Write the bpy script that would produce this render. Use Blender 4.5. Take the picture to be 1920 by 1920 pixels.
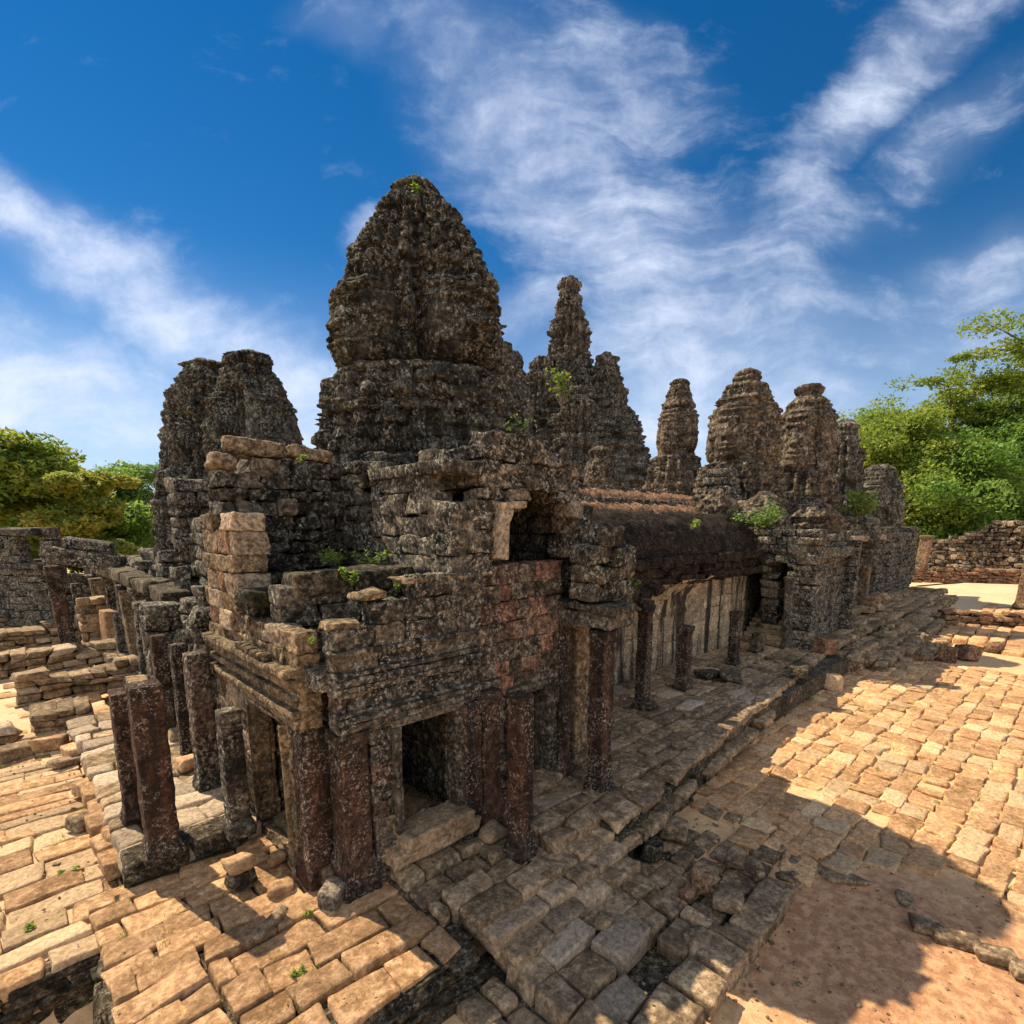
import bpy, math, random
import numpy as np

# ------------------------------------------------------------------ camera, world, sun
sc = bpy.context.scene
for o in list(bpy.data.objects): bpy.data.objects.remove(o)
R = math.radians
CAM_H = 4.7
CAM = np.array([-2.88, -6.17, CAM_H])
YAW = R(46)                       # heading of the camera measured from +X
PITCH = math.atan(0.175)
cd = bpy.data.cameras.new('camera'); cam = bpy.data.objects.new('camera', cd)
sc.collection.objects.link(cam); sc.camera = cam
cam.location = CAM.tolist()
cam.rotation_euler = (R(90) - PITCH, 0, YAW - R(90))
cd.sensor_fit = 'HORIZONTAL'; cd.sensor_width = 36; cd.lens = 36 * 1000 / 1920
cd.shift_y = 200 / 1920
cd.clip_start = .05; cd.clip_end = 3000

FW = np.array([math.cos(YAW), math.sin(YAW), 0.]); RT = np.array([math.sin(YAW), -math.cos(YAW), 0.])

def ray(px, py):                  # direction of a photograph pixel: right, forward, up
    x = (px - 960) / 1000; y = (1160 - py) / 1000
    return x, math.cos(PITCH) + math.sin(PITCH) * y, -math.sin(PITCH) + math.cos(PITCH) * y
def at(px, py, z=None, D=None):   # world point on the plane z, or at forward distance D
    x, f, u = ray(px, py)
    t = (z - CAM_H) / u if z is not None else D / f
    return CAM + RT * x * t + FW * f * t + np.array([0, 0, u * t])

SUN_EL = R(50); SUN_AZ = math.atan2(-.24, .97)     # azimuth from +Y towards +X
sd = np.array([math.sin(SUN_AZ) * math.cos(SUN_EL), math.cos(SUN_AZ) * math.cos(SUN_EL), math.sin(SUN_EL)])
ld = bpy.data.lights.new('sun', 'SUN'); ld.energy = 4.5; ld.angle = R(.5); ld.color = (1, .82, .57)
sun = bpy.data.objects.new('sun', ld); sc.collection.objects.link(sun)
from mathutils import Vector
sun.rotation_euler = Vector(sd.tolist()).to_track_quat('Z', 'Y').to_euler()
sun.location = (-20, 60, 60)

world = bpy.data.worlds.new('World'); sc.world = world; world.use_nodes = True
sc.view_settings.view_transform = 'Standard'; sc.view_settings.look = 'None'
sc.view_settings.gamma = 1; sc.view_settings.exposure = .95

class NT:                         # small node-tree helper
    def __init__(s, tree): s.t = tree; s.t.nodes.clear()
    def n(s, typ, **kw):
        nd = s.t.nodes.new(typ)
        for k, v in kw.items(): setattr(nd, k, v)
        return nd
    def l(s, a, b): s.t.links.new(a, b)
    def put(s, sock, v):
        if hasattr(v, 'is_linked') or isinstance(v, bpy.types.NodeSocket): s.l(v, sock)
        else: sock.default_value = v
    def math(s, op, a, b=0., c=None, clamp=False):
        nd = s.n('ShaderNodeMath', operation=op, use_clamp=clamp)
        s.put(nd.inputs[0], a); s.put(nd.inputs[1], b)
        if c is not None: s.put(nd.inputs[2], c)
        return nd.outputs[0]
    def mix(s, f, a, b, bt='MIX'):
        nd = s.n('ShaderNodeMix', data_type='RGBA', blend_type=bt)
        s.put(nd.inputs[0], f); s.put(nd.inputs[6], a); s.put(nd.inputs[7], b)
        return nd.outputs[2]
    def ramp(s, f, lo, hi, a=0., b=1.):
        nd = s.n('ShaderNodeMapRange', interpolation_type='SMOOTHSTEP')
        s.put(nd.inputs[0], f)
        for i, v in zip((1, 2, 3, 4), (lo, hi, a, b)): nd.inputs[i].default_value = v
        return nd.outputs[0]
    def noise(s, vec, scale, detail=5, rough=.6, dist=0.):
        nd = s.n('ShaderNodeTexNoise')
        s.l(vec, nd.inputs['Vector']); nd.inputs['Scale'].default_value = scale
        nd.inputs['Detail'].default_value = detail; nd.inputs['Roughness'].default_value = rough
        nd.inputs['Distortion'].default_value = dist
        return nd.outputs[0]
    def vmath(s, op, a, b=None):
        nd = s.n('ShaderNodeVectorMath', operation=op); s.put(nd.inputs[0], a)
        if b is not None: s.put(nd.inputs[1], b)
        return nd

def build_world():
    k = NT(world.node_tree)
    out = k.n('ShaderNodeOutputWorld'); bg = k.n('ShaderNodeBackground')
    sky = k.n('ShaderNodeTexSky', sky_type='NISHITA')
    sky.sun_disc = False; sky.sun_elevation = SUN_EL; sky.sun_rotation = SUN_AZ
    sky.air_density = 1.0; sky.dust_density = 0.0; sky.ozone_density = 4.5; sky.altitude = 0
    tc = k.n('ShaderNodeTexCoord')
    d = tc.outputs['Generated']
    s_ = k.vmath('DOT_PRODUCT', d, RT.tolist()).outputs['Value']
    f_ = k.math('MAXIMUM', k.vmath('DOT_PRODUCT', d, FW.tolist()).outputs['Value'], .08)
    z_ = k.vmath('DOT_PRODUCT', d, (0, 0, 1)).outputs['Value']
    S = k.math('DIVIDE', s_, f_); T = k.math('DIVIDE', z_, f_)
    cmb = k.n('ShaderNodeCombineXYZ'); k.l(S, cmb.inputs[0]); k.l(T, cmb.inputs[1]); P = cmb.outputs[0]
    # warp so that the banks get ragged edges
    wn = k.n('ShaderNodeTexNoise'); k.l(P, wn.inputs['Vector']); wn.inputs['Scale'].default_value = 2.6; wn.inputs['Detail'].default_value = 6
    w = k.vmath('SUBTRACT', wn.outputs['Color'], (.5, .5, .5)).outputs[0]
    wsc = k.n('ShaderNodeVectorMath', operation='SCALE'); k.l(w, wsc.inputs[0]); wsc.inputs['Scale'].default_value = .26
    PW = k.vmath('ADD', P, wsc.outputs[0]).outputs[0]
    total = None
    blobs = [(1000, 250, 300, 200, 35, .75), (1220, 470, 420, 150, 25, .8), (900, 120, 330, 90, 20, .62), (1300, 640, 330, 130, -5, .85),
             (1640, 150, 330, 80, -42, .78), (1800, 220, 210, 110, -30, .6), (1020, 590, 150, 55, -10, .75), (130, 480, 330, 85, 24, .95),
             (420, 640, 330, 80, 24, .95), (120, 740, 420, 130, 5, .95), (640, 50, 130, 60, 20, .55), (690, 440, 70, 45, -40, .6),
             (1860, 500, 180, 70, -12, .7), (1480, 430, 260, 90, -10, .6), (1130, 130, 240, 120, 20, .6), (520, 800, 400, 80, 0, .9),
             (1250, 760, 400, 110, 0, .8), (1750, 640, 400, 120, 0, .42)]
    for (px, py, rx, ry, ang, st) in blobs:
        x, f, u = ray(px, py)
        mp = k.n('ShaderNodeMapping', vector_type='TEXTURE')
        k.l(PW, mp.inputs[0])
        mp.inputs['Location'].default_value = (x / f, u / f, 0)
        mp.inputs['Rotation'].default_value = (0, 0, -R(ang))
        mp.inputs['Scale'].default_value = (rx / 1000 / f, ry / 1000 / f, 1)
        ln = k.vmath('LENGTH', mp.outputs[0]).outputs['Value']
        v = k.ramp(ln, 0., 1.68, st, 0.)
        total = v if total is None else k.math('MAXIMUM', total, v)
    # streaky fibres eat into the banks
    m2 = k.n('ShaderNodeMapping'); k.l(PW, m2.inputs[0]); m2.inputs['Rotation'].default_value = (0, 0, R(-34)); m2.inputs['Scale'].default_value = (1.3, 4.2, 1)
    m3 = k.n('ShaderNodeMapping'); k.l(PW, m3.inputs[0]); m3.inputs['Rotation'].default_value = (0, 0, R(38)); m3.inputs['Scale'].default_value = (1.2, 3.4, 1); m3.inputs['Location'].default_value = (3.1, 1.7, 0)
    side = k.ramp(S, -.35, .25)
    fa = k.noise(m2.outputs[0], 3.2, 12, .62); fb = k.noise(m3.outputs[0], 3.2, 12, .62)
    fib = k.math('ADD', k.math('MULTIPLY', fa, side), k.math('MULTIPLY', fb, k.math('SUBTRACT', 1., side)))
    puff = k.noise(P, 7., 12, .66)
    tex = k.math('ADD', k.math('MULTIPLY', fib, .62), k.math('MULTIPLY', puff, .38))
    v = k.math('ADD', k.math('MULTIPLY', total, .62), k.math('MULTIPLY', k.math('SUBTRACT', tex, .5), 2.3))
    dens = k.math('ADD', k.math('MULTIPLY', k.ramp(v, .10, 1.08), .86), k.math('MULTIPLY', k.ramp(total, .12, .85), .17), clamp=True)
    hz = k.ramp(z_, .0, .42, .62, 0.)
    # blue of the clear sky, pushed towards saturation
    hs = k.n('ShaderNodeHueSaturation'); k.l(sky.outputs[0], hs.inputs['Color']); hs.inputs['Saturation'].default_value = 1.34; hs.inputs['Value'].default_value = SKY_V
    c0 = k.mix(hz, hs.outputs[0], (4.2, 5.2, 6.9, 1))
    c1 = k.mix(dens, c0, (5.4, 5.9, 7.1, 1))
    # bright broken cloud added to the unseen sky behind the camera, as fill light
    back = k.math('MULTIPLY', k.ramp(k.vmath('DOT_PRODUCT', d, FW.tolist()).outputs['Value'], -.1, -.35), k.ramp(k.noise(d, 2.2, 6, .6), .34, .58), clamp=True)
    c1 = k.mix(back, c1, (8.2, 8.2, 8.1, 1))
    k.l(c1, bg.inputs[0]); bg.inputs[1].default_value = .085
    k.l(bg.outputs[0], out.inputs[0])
SKY_V = .58
build_world()

# ------------------------------------------------------------------ numeric noise
def _hash(ix, iy, iz, seed):
    h = (ix * 374761393 + iy * 668265263 + iz * 1440662683 + seed * 974711) & 0xffffffff
    h = ((h ^ (h >> 13)) * 1274126177) & 0xffffffff
    h = ((h ^ (h >> 16)) * 2246822519) & 0xffffffff
    return ((h ^ (h >> 15)) & 0xffffff) / float(0xffffff)
def vnoise(P, seed=0):
    I = np.floor(P).astype(np.int64); F = P - I; F = F * F * (3 - 2 * F)
    r = 0
    for dx in (0, 1):
        wx = F[:, 0] if dx else 1 - F[:, 0]
        for dy in (0, 1):
            wy = F[:, 1] if dy else 1 - F[:, 1]
            for dz in (0, 1):
                wz = F[:, 2] if dz else 1 - F[:, 2]
                r = r + wx * wy * wz * _hash(I[:, 0] + dx, I[:, 1] + dy, I[:, 2] + dz, seed)
    return r * 2 - 1
def fbm(P, seed=0, o=3, g=.5):
    a = 1.; r = 0; s = 0
    for i in range(o):
        r = r + a * vnoise(P * (2 ** i) + i * 17.3, seed + i); s += a; a *= g
    return r / s
def h1(i, seed=0):
    i = np.asarray(i, dtype=np.int64); return _hash(i, i * 7 + 3, i * 13 + 5, seed)
def h2(i, j, seed=0):
    return _hash(np.asarray(i, dtype=np.int64), np.asarray(j, dtype=np.int64), np.asarray(j, dtype=np.int64) * 3 + 1, seed)

# ------------------------------------------------------------------ objects
COL = sc.collection
WL = {}                            # world location of a thing or part
def thing(name, label, cat, loc=(0, 0, 0), group=None):
    o = bpy.data.objects.new(name, None); COL.objects.link(o); o.location = loc
    o.empty_display_size = .3
    WL[o.name] = np.array(loc, float); o['label'] = label; o['category'] = cat
    if group: o['group'] = group
    return o
def tag(o, label, cat, group=None):
    o['label'] = label; o['category'] = cat
    if group: o['group'] = group
    return o
def structure(o): o['kind'] = 'structure'; return o
def stuff(o): o['kind'] = 'stuff'; return o
def mesh(name, V, F, mat, parent=None, tint=None, smooth=True, loc=None):
    V = np.asarray(V, dtype=np.float64); F = np.asarray(F, dtype=np.int32)
    base = WL[parent.name] if parent is not None else (np.zeros(3) if loc is None else np.array(loc, float))
    me = bpy.data.meshes.new(name); nv = len(V); nf, k = F.shape
    me.vertices.add(nv); me.vertices.foreach_set('co', (V - base).ravel().astype(np.float32))
    me.loops.add(nf * k); me.loops.foreach_set('vertex_index', F.ravel())
    me.polygons.add(nf)
    me.polygons.foreach_set('loop_start', np.arange(0, nf * k, k, dtype=np.int32))
    me.polygons.foreach_set('loop_total', np.full(nf, k, dtype=np.int32))
    me.polygons.foreach_set('use_smooth', np.full(nf, smooth, dtype=bool))
    if tint is not None:
        at_ = me.attributes.new('tint', 'FLOAT_COLOR', 'POINT')
        at_.data.foreach_set('color', np.concatenate([tint, np.ones((nv, 1))], 1).ravel().astype(np.float32))
    me.update(); me.validate()
    me.materials.append(mat)
    o = bpy.data.objects.new(name, me); COL.objects.link(o)
    if parent is not None: o.parent = parent; WL[o.name] = base.copy()
    else: o.location = base.tolist(); WL[o.name] = base.copy()
    return o

_tpl = {}
def template(n):
    if n in _tpl: return _tpl[n]
    idx = {}; verts = []; faces = []
    def vid(i, j, k):
        if (i, j, k) not in idx: idx[(i, j, k)] = len(verts); verts.append((i, j, k))
        return idx[(i, j, k)]
    for ax in range(3):
        a, b = (ax + 1) % 3, (ax + 2) % 3
        for side in (0, n):
            for p in range(n):
                for q in range(n):
                    def mk(x, y):
                        c = [0, 0, 0]; c[ax] = side; c[a] = x; c[b] = y; return vid(*c)
                    f = [mk(p, q), mk(p + 1, q), mk(p + 1, q + 1), mk(p, q + 1)]
                    faces.append(f if side == n else f[::-1])
    _tpl[n] = (np.array(verts), np.array(faces)); return _tpl[n]

class Mason:                       # lays many rough blocks into one mesh
    def __init__(s, seed=1): s.it = {}; s.rng = random.Random(seed); s.seed = seed
    def add(s, c, h, rot=(0, 0, 0), r=.03, n=3, red=0., pale=0., rnd=None):
        s.it.setdefault(n, []).append((*c, *h, *rot, r, s.rng.random() if rnd is None else rnd, red, pale))
    def arrays(s, amp=.02, freq=2.5, fine=0.008, warp=.06):
        VV = []; FF = []; TT = []; off = 0
        for n, L in s.it.items():
            A = np.array(L, float); m = len(A); tv, tf = template(n); nv = len(tv)
            h = A[:, None, 3:6]; r = np.minimum(A[:, 9][:, None, None], h * .45)
            lin = (tv[None] - 1) / max(n - 2, 1) * 2 - 1
            inner = h - r
            p = np.clip(lin, -1, 1) * inner
            q = p.copy()
            lo = (tv[None] == 0); hi = (tv[None] == n)
            d = np.where(hi, 1., np.where(lo, -1., 0.)) * np.ones_like(h)
            q = np.where(hi, inner, np.where(lo, -inner, p))
            ln = np.sqrt((d ** 2).sum(-1, keepdims=True)); p = q + r * d / ln
            rs = np.random.RandomState(s.seed + n)
            # uneven corners: trilinear warp per block
            w1 = rs.uniform(-1, 1, (m, 1, 3)); w2 = rs.uniform(-1, 1, (m, 1, 3)); w3 = rs.uniform(-1, 1, (m, 1, 3))
            t = p / h
            p = p + warp * np.minimum(h, .35) * (w1 * t[..., [1, 2, 0]] + w2 * t[..., [2, 0, 1]] + w3 * t[..., [1, 2, 0]] * t[..., [2, 0, 1]])
            rx, ry, rz = A[:, 6], A[:, 7], A[:, 8]
            cx, sx, cy, sy, cz, sz = np.cos(rx), np.sin(rx), np.cos(ry), np.sin(ry), np.cos(rz), np.sin(rz)
            M = np.empty((m, 3, 3))
            M[:, 0, 0] = cz * cy; M[:, 0, 1] = cz * sy * sx - sz * cx; M[:, 0, 2] = cz * sy * cx + sz * sx
            M[:, 1, 0] = sz * cy; M[:, 1, 1] = sz * sy * sx + cz * cx; M[:, 1, 2] = sz * sy * cx - cz * sx
            M[:, 2, 0] = -sy; M[:, 2, 1] = cy * sx; M[:, 2, 2] = cy * cx
            p = np.einsum('mij,mvj->mvi', M, p) + A[:, None, 0:3]
            P = p.reshape(-1, 3)
            S = P * freq + np.repeat(rs.uniform(0, 50, (m, 3)), nv, 0)
            P = P + amp * np.stack([vnoise(S + 11.1, 1), vnoise(S + 31.7, 2), vnoise(S + 71.3, 3)], 1)
            if fine:
                S = P * freq * 4.1
                P = P + fine * np.stack([vnoise(S + 1.1, 4), vnoise(S + 3.7, 5), vnoise(S + 7.3, 6)], 1)
                if n >= 7:
                    S = P * freq * 9.3; P = P + fine * .6 * np.stack([vnoise(S + 2.1, 14), vnoise(S + 5.7, 15), vnoise(S + 9.3, 16)], 1)
            VV.append(P); FF.append((tf[None] + (np.arange(m) * nv)[:, None, None]).reshape(-1, 4) + off); off += m * nv
            TT.append(np.repeat(A[:, 10:13], nv, 0))
        return np.concatenate(VV), np.concatenate(FF), np.concatenate(TT)
    def build(s, name, mat, parent=None, loc=None, **kw):
        V, F, T = s.arrays(**kw)
        return mesh(name, V, F, mat, parent, T, loc=loc)

def grid_faces(nr, ncol, wrap=False):
    i = np.arange(nr - 1)[:, None]; j = np.arange(ncol if wrap else ncol - 1)[None]
    j2 = (j + 1) % ncol
    return np.stack([i * ncol + j + 0 * j2, i * ncol + j2, (i + 1) * ncol + j2, (i + 1) * ncol + j + 0 * j2], -1).reshape(-1, 4)

# ------------------------------------------------------------------ materials
def stone(name, dark, mid, light, spot=.5, lsc=15., grit=1., moss=.25, red=(.30, .11, .07), pale=(.42, .33, .24), sc_=1., streak=0., bump=1., spot_c=(.42, .40, .34), var=.5, fine=15., pits=.6, crust=.6):
    m = bpy.data.materials.new(name); m.use_nodes = True; k = NT(m.node_tree)
    out = k.n('ShaderNodeOutputMaterial'); b = k.n('ShaderNodeBsdfPrincipled'); k.l(b.outputs[0], out.inputs[0])
    P = k.n('ShaderNodeNewGeometry').outputs['Position']
    a = k.n('ShaderNodeAttribute', attribute_name='tint'); sp = k.n('ShaderNodeSeparateColor'); k.l(a.outputs['Color'], sp.inputs[0])
    rnd, rd, pl = sp.outputs[0], sp.outputs[1], sp.outputs[2]
    n1 = k.noise(P, 1.3 * sc_, 8, .72); n2 = k.noise(P, 6. * sc_, 9, .75); n3 = k.noise(P, fine * sc_, 7, .75); n4 = k.noise(P, .8 * sc_, 7, .7)
    c = k.mix(k.ramp(k.math('ADD', k.math('MULTIPLY', n1, .5), k.math('MULTIPLY', n2, .5)), .40, .58), (*dark, 1), (*mid, 1))
    c = k.mix(k.ramp(n2, .50, .64, 0, .85), c, (*light, 1))
    c = k.mix(k.math('MULTIPLY', rd, k.ramp(n2, .34, .54)), c, (*red, 1))
    c = k.mix(k.math('MULTIPLY', pl, k.ramp(n2, .25, .5)), c, (*pale, 1))
    val = k.math('ADD', k.math('MULTIPLY', rnd, var), 1 - var / 2)
    val = k.math('MULTIPLY', val, k.ramp(n3, .36, .64, 1 - .6 * grit, 1 + .6 * grit))
    hs = k.n('ShaderNodeHueSaturation'); k.l(c, hs.inputs['Color']); k.l(val, hs.inputs['Value']); c = hs.outputs[0]
    if streak:
        mp = k.n('ShaderNodeMapping'); k.l(P, mp.inputs[0]); mp.inputs['Scale'].default_value = (2.1, 2.1, .14)
        c = k.mix(k.ramp(k.noise(mp.outputs[0], 1., 5, .6, .2), .48, .58, 0, streak), c, (.018, .016, .014, 1))
    dk = tuple(x * .5 for x in dark) + (1,)
    # black crust in big blotches, black specks of algae
    c = k.mix(k.ramp(n4, .50, .64, 0, crust), c, dk)
    c = k.mix(k.ramp(k.noise(P, 9. * sc_, 7, .8), .54, .62, 0, pits), c, dk)
    if moss:
        c = k.mix(k.ramp(k.noise(P, 1.7 * sc_, 7, .75), .57, .68, 0, moss), c, (.060, .080, .024, 1))
    # pale lichen in specks and patches
    lic = k.noise(P, lsc * sc_, 8, .85)
    sm = k.math('MULTIPLY', k.ramp(lic, .535, .575), k.ramp(k.noise(P, 2.1 * sc_, 5, .7), .42, .56), clamp=True)
    c = k.mix(k.math('MULTIPLY', sm, spot), c, (*spot_c, 1))
    k.l(c, b.inputs['Base Color']); b.inputs['Roughness'].default_value = .92
    if 'Specular IOR Level' in b.inputs: b.inputs['Specular IOR Level'].default_value = .15
    hgt = k.math('ADD', k.math('MULTIPLY', n2, .6), k.math('ADD', k.math('MULTIPLY', n3, .45), k.math('MULTIPLY', lic, .25)))
    bp = k.n('ShaderNodeBump'); bp.inputs['Strength'].default_value = bump; bp.inputs['Distance'].default_value = .07 / sc_
    k.l(hgt, bp.inputs['Height']); k.l(bp.outputs[0], b.inputs['Normal'])
    return m
def earth(name, c1, c2, c3, s=1., bump=.35):
    m = bpy.data.materials.new(name); m.use_nodes = True; k = NT(m.node_tree)
    out = k.n('ShaderNodeOutputMaterial'); b = k.n('ShaderNodeBsdfPrincipled'); k.l(b.outputs[0], out.inputs[0])
    P = k.n('ShaderNodeNewGeometry').outputs['Position']
    n1 = k.noise(P, .5 * s, 6, .65); n2 = k.noise(P, 5 * s, 8, .7); n3 = k.noise(P, 45 * s, 3, .6)
    c = k.mix(k.ramp(n1, .4, .6), (*c1, 1), (*c2, 1)); c = k.mix(k.ramp(n2, .48, .66, 0, .7), c, (*c3, 1))
    c = k.mix(k.ramp(n3, .62, .70, 0, .5), c, tuple(x * .45 for x in c1) + (1,))
    k.l(c, b.inputs['Base Color']); b.inputs['Roughness'].default_value = .95
    bp = k.n('ShaderNodeBump'); bp.inputs['Strength'].default_value = bump; bp.inputs['Distance'].default_value = .04
    k.l(k.math('ADD', n2, k.math('MULTIPLY', n3, .4)), bp.inputs['Height']); k.l(bp.outputs[0], b.inputs['Normal'])
    return m
def leafmat(name, c1, c2, c3):
    m = bpy.data.materials.new(name); m.use_nodes = True; k = NT(m.node_tree)
    out = k.n('ShaderNodeOutputMaterial'); b = k.n('ShaderNodeBsdfPrincipled'); tr = k.n('ShaderNodeBsdfTranslucent'); mx = k.n('ShaderNodeMixShader')
    a = k.n('ShaderNodeAttribute', attribute_name='tint'); sp = k.n('ShaderNodeSeparateColor'); k.l(a.outputs['Color'], sp.inputs[0])
    c = k.mix(sp.outputs[0], (*c1, 1), (*c2, 1)); c = k.mix(sp.outputs[1], c, (*c3, 1))
    k.l(c, b.inputs['Base Color']); b.inputs['Roughness'].default_value = .6; k.l(c, tr.inputs[0])
    mx.inputs[0].default_value = .5; k.l(b.outputs[0], mx.inputs[1]); k.l(tr.outputs[0], mx.inputs[2]); k.l(mx.outputs[0], out.inputs[0])
    return m

M_WALL = stone('weathered_sandstone', (.020, .019, .016), (.112, .098, .076), (.27, .228, .172), spot=1., moss=.32, spot_c=(.50, .49, .43), red=(.23, .095, .06), pale=(.30, .235, .165))
M_SIDE = stone('warm_sandstone', (.075, .057, .038), (.25, .18, .105), (.38, .28, .165), spot=.5, moss=.4, crust=.35, pits=.45)
M_REDW = stone('red_block_stone', (.030, .024, .019), (.125, .100, .076), (.27, .215, .16), spot=.8, moss=.2, spot_c=(.50, .47, .41), red=(.32, .150, .098), pale=(.34, .22, .16), crust=.5, pits=.65)
M_TOWER = stone('dark_tower_stone', (.018, .018, .016), (.086, .081, .067), (.22, .203, .165), spot=.95, moss=.32, spot_c=(.46, .45, .38), sc_=.9, bump=1.4)
M_FAR = stone('distant_tower_stone', (.026, .025, .022), (.10, .092, .074), (.225, .20, .16), spot=.75, moss=.22, sc_=.45)
M_FARW = stone('distant_warm_stone', (.034, .028, .022), (.13, .100, .070), (.28, .22, .155), spot=.6, moss=.2, sc_=.55)
M_PAVE = stone('paving_sandstone', (.28, .162, .080), (.51, .315, .172), (.62, .405, .235), grit=.45, spot=.2, moss=.10, bump=.8, spot_c=(.60, .48, .33), var=.6, pale=(.54, .39, .24), pits=.24, crust=.14)
M_PLAT = stone('platform_sandstone', (.115, .080, .048), (.31, .22, .135), (.43, .32, .205), spot=.28, moss=.2, bump=.6, var=.7, pits=.26, crust=.18, grit=.55)
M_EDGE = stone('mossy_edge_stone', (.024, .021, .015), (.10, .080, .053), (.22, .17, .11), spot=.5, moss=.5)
M_COURT = stone('laterite_paving', (.42, .235, .115), (.60, .37, .195), (.69, .455, .25), grit=.5, spot=.12, moss=.06, bump=.9, var=.5, spot_c=(.66, .49, .31), pale=(.62, .44, .26), pits=.4, crust=.18)
M_PILLAR = stone('red_sandstone_pillar', (.017, .013, .010), (.056, .038, .026), (.140, .096, .066), spot=.95, lsc=20., pits=.8, moss=.15, streak=.7, red=(.105, .048, .031), spot_c=(.42, .36, .31), fine=18.)
M_GREY = stone('grey_sandstone', (.035, .032, .026), (.13, .115, .088), (.25, .22, .17), spot=.5, moss=.3)
M_RELIEF = stone('relief_wall_stone', (.27, .21, .135), (.46, .37, .25), (.54, .44, .31), spot=.2, moss=.12, streak=.95, pits=.3, crust=.3)
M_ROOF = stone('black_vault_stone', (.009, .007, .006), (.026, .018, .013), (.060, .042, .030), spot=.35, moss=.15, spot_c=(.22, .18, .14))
M_TILE = stone('orange_roof_stone', (.11, .06, .035), (.24, .14, .085), (.32, .20, .125), spot=.25, moss=.1)
M_DIRT = earth('red_dirt', (.33, .185, .105), (.42, .245, .145), (.50, .31, .19))
M_SAND = earth('pale_sand', (.52, .37, .22), (.58, .43, .27), (.64, .49, .32))
M_LATER = stone('laterite_block', (.10, .055, .032), (.30, .175, .10), (.40, .26, .16), spot=.3, moss=.15, pits=.5, crust=.4)
M_BARK = stone('tree_bark', (.09, .07, .05), (.17, .14, .11), (.27, .23, .19), spot=.3, moss=.1)
M_LEAFY = leafmat('yellow_green_leaf', (.15, .27, .04), (.34, .39, .055), (.07, .16, .03))
M_LEAFG = leafmat('deep_green_leaf', (.12, .27, .045), (.25, .37, .06), (.05, .13, .03))
M_LEAFO = leafmat('ochre_leaf', (.20, .29, .045), (.40, .36, .06), (.11, .20, .04))
M_WEED = leafmat('weed_leaf', (.16, .30, .03), (.30, .36, .06), (.04, .12, .03))

# ------------------------------------------------------------------ builders
def wall(B, o, d, length, z0, z1, th, ch=(.26, .38), bl=(.4, .95), holes=(), top=None, jit=.018, n=3, r=.022, red=None, pale=None, broken=0.):
    """courses of blocks from o along unit direction d; z1 may be a function of s; thickness goes to the left of d"""
    d = np.array(d, float); nrm = np.array([-d[1], d[0]]); rz = math.atan2(d[1], d[0]); rng = B.rng
    zt = z1 if callable(z1) else (lambda s: z1)
    zmax = max(zt(length * i / 40) for i in range(41))
    z = z0; row = 0
    while z < zmax - .06:
        h = rng.uniform(*ch)
        for (_, _, h0, h1_) in holes:                # courses end at the heads and feet of openings
            for e in (h0, h1_):
                if z + .12 < e < z + h + .12: h = e - z
        s = -rng.uniform(0, bl[0] * .8) if row % 2 else 0.
        while s < length - .02:
            L = rng.uniform(*bl); a, b = max(s, 0), min(s + L, length); s += L
            if length - b < .15: b = length; s = length + 1
            segs = [(a, b)]
            for (s0, s1, h0, h1_) in holes:
                if z + h * .5 > h0 and z + h * .5 < h1_:
                    ns = []
                    for (p, q) in segs:
                        if q <= s0 or p >= s1: ns.append((p, q))
                        else:
                            if p < s0: ns.append((p, s0))
                            if q > s1: ns.append((s1, q))
                    segs = ns
            for (p, q) in segs:
                if q - p < .05: continue
                mid = (p + q) / 2; hh = h
                if z + h * .45 > zt(mid): continue
                if broken and z + h * 1.6 > zt(mid) and rng.random() < broken: continue
                off = rng.uniform(-jit, jit)
                c = np.array(o[:2]) + d * mid + nrm * (th / 2 + off)
                rd = red(mid, z + h / 2, rng) if red else 0.
                pa = pale(mid, z + h / 2, rng) if pale else 0.
                B.add((c[0], c[1], z + hh / 2), ((q - p) / 2 - .003, th / 2, hh / 2 - .003), (rng.gauss(0, .006), rng.gauss(0, .006), rz + rng.gauss(0, .008)), r, n, rd, pa)
        z += h; row += 1
    return B

def pave(B, u0, u1, v0, v1, z, rw=(.36, .55), ln=(.5, 1.1), th=.28, jz=.02, tilt=.012, gap=.012, n=3, r=.03, keep=None, drop=0., ang=0., pale=0., org=None, jitter=.0):
    """rows of slabs; z may be a function"""
    rng = B.rng; zf = z if callable(z) else (lambda u, v: z)
    ca, sa = math.cos(ang), math.sin(ang); org = org or (0, 0)
    v = v0
    while v < v1 - .08:
        w = rng.uniform(*rw)
        if v1 - (v + w) < .18: w = v1 - v
        u = u0 - rng.uniform(0, ln[0])
        while u < u1:
            L = rng.uniform(*ln); a, b = max(u, u0), min(u + L, u1); u += L
            if u1 - b < .2: b = u1; u = u1 + 1
            if b - a < .12: continue
            cu, cv = (a + b) / 2, v + w / 2
            wx, wy = org[0] + cu * ca - cv * sa, org[1] + cu * sa + cv * ca
            if keep and not keep(wx, wy): continue
            if rng.random() < drop: continue
            zz = zf(wx, wy) + rng.uniform(-jz, jz)
            jj = rng.uniform(-jitter, jitter)
            B.add((wx + jj, wy + rng.uniform(-jitter, jitter), zz - th / 2), ((b - a) / 2 - gap - abs(jj), w / 2 - gap * rng.uniform(.5, 1.6), th / 2),
                  (rng.gauss(0, tilt), rng.gauss(0, tilt), ang + rng.gauss(0, .014)), r * rng.uniform(.7, 1.5), n, 0., 1. if rng.random() < pale else 0.)
        v += w
    return B

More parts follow.
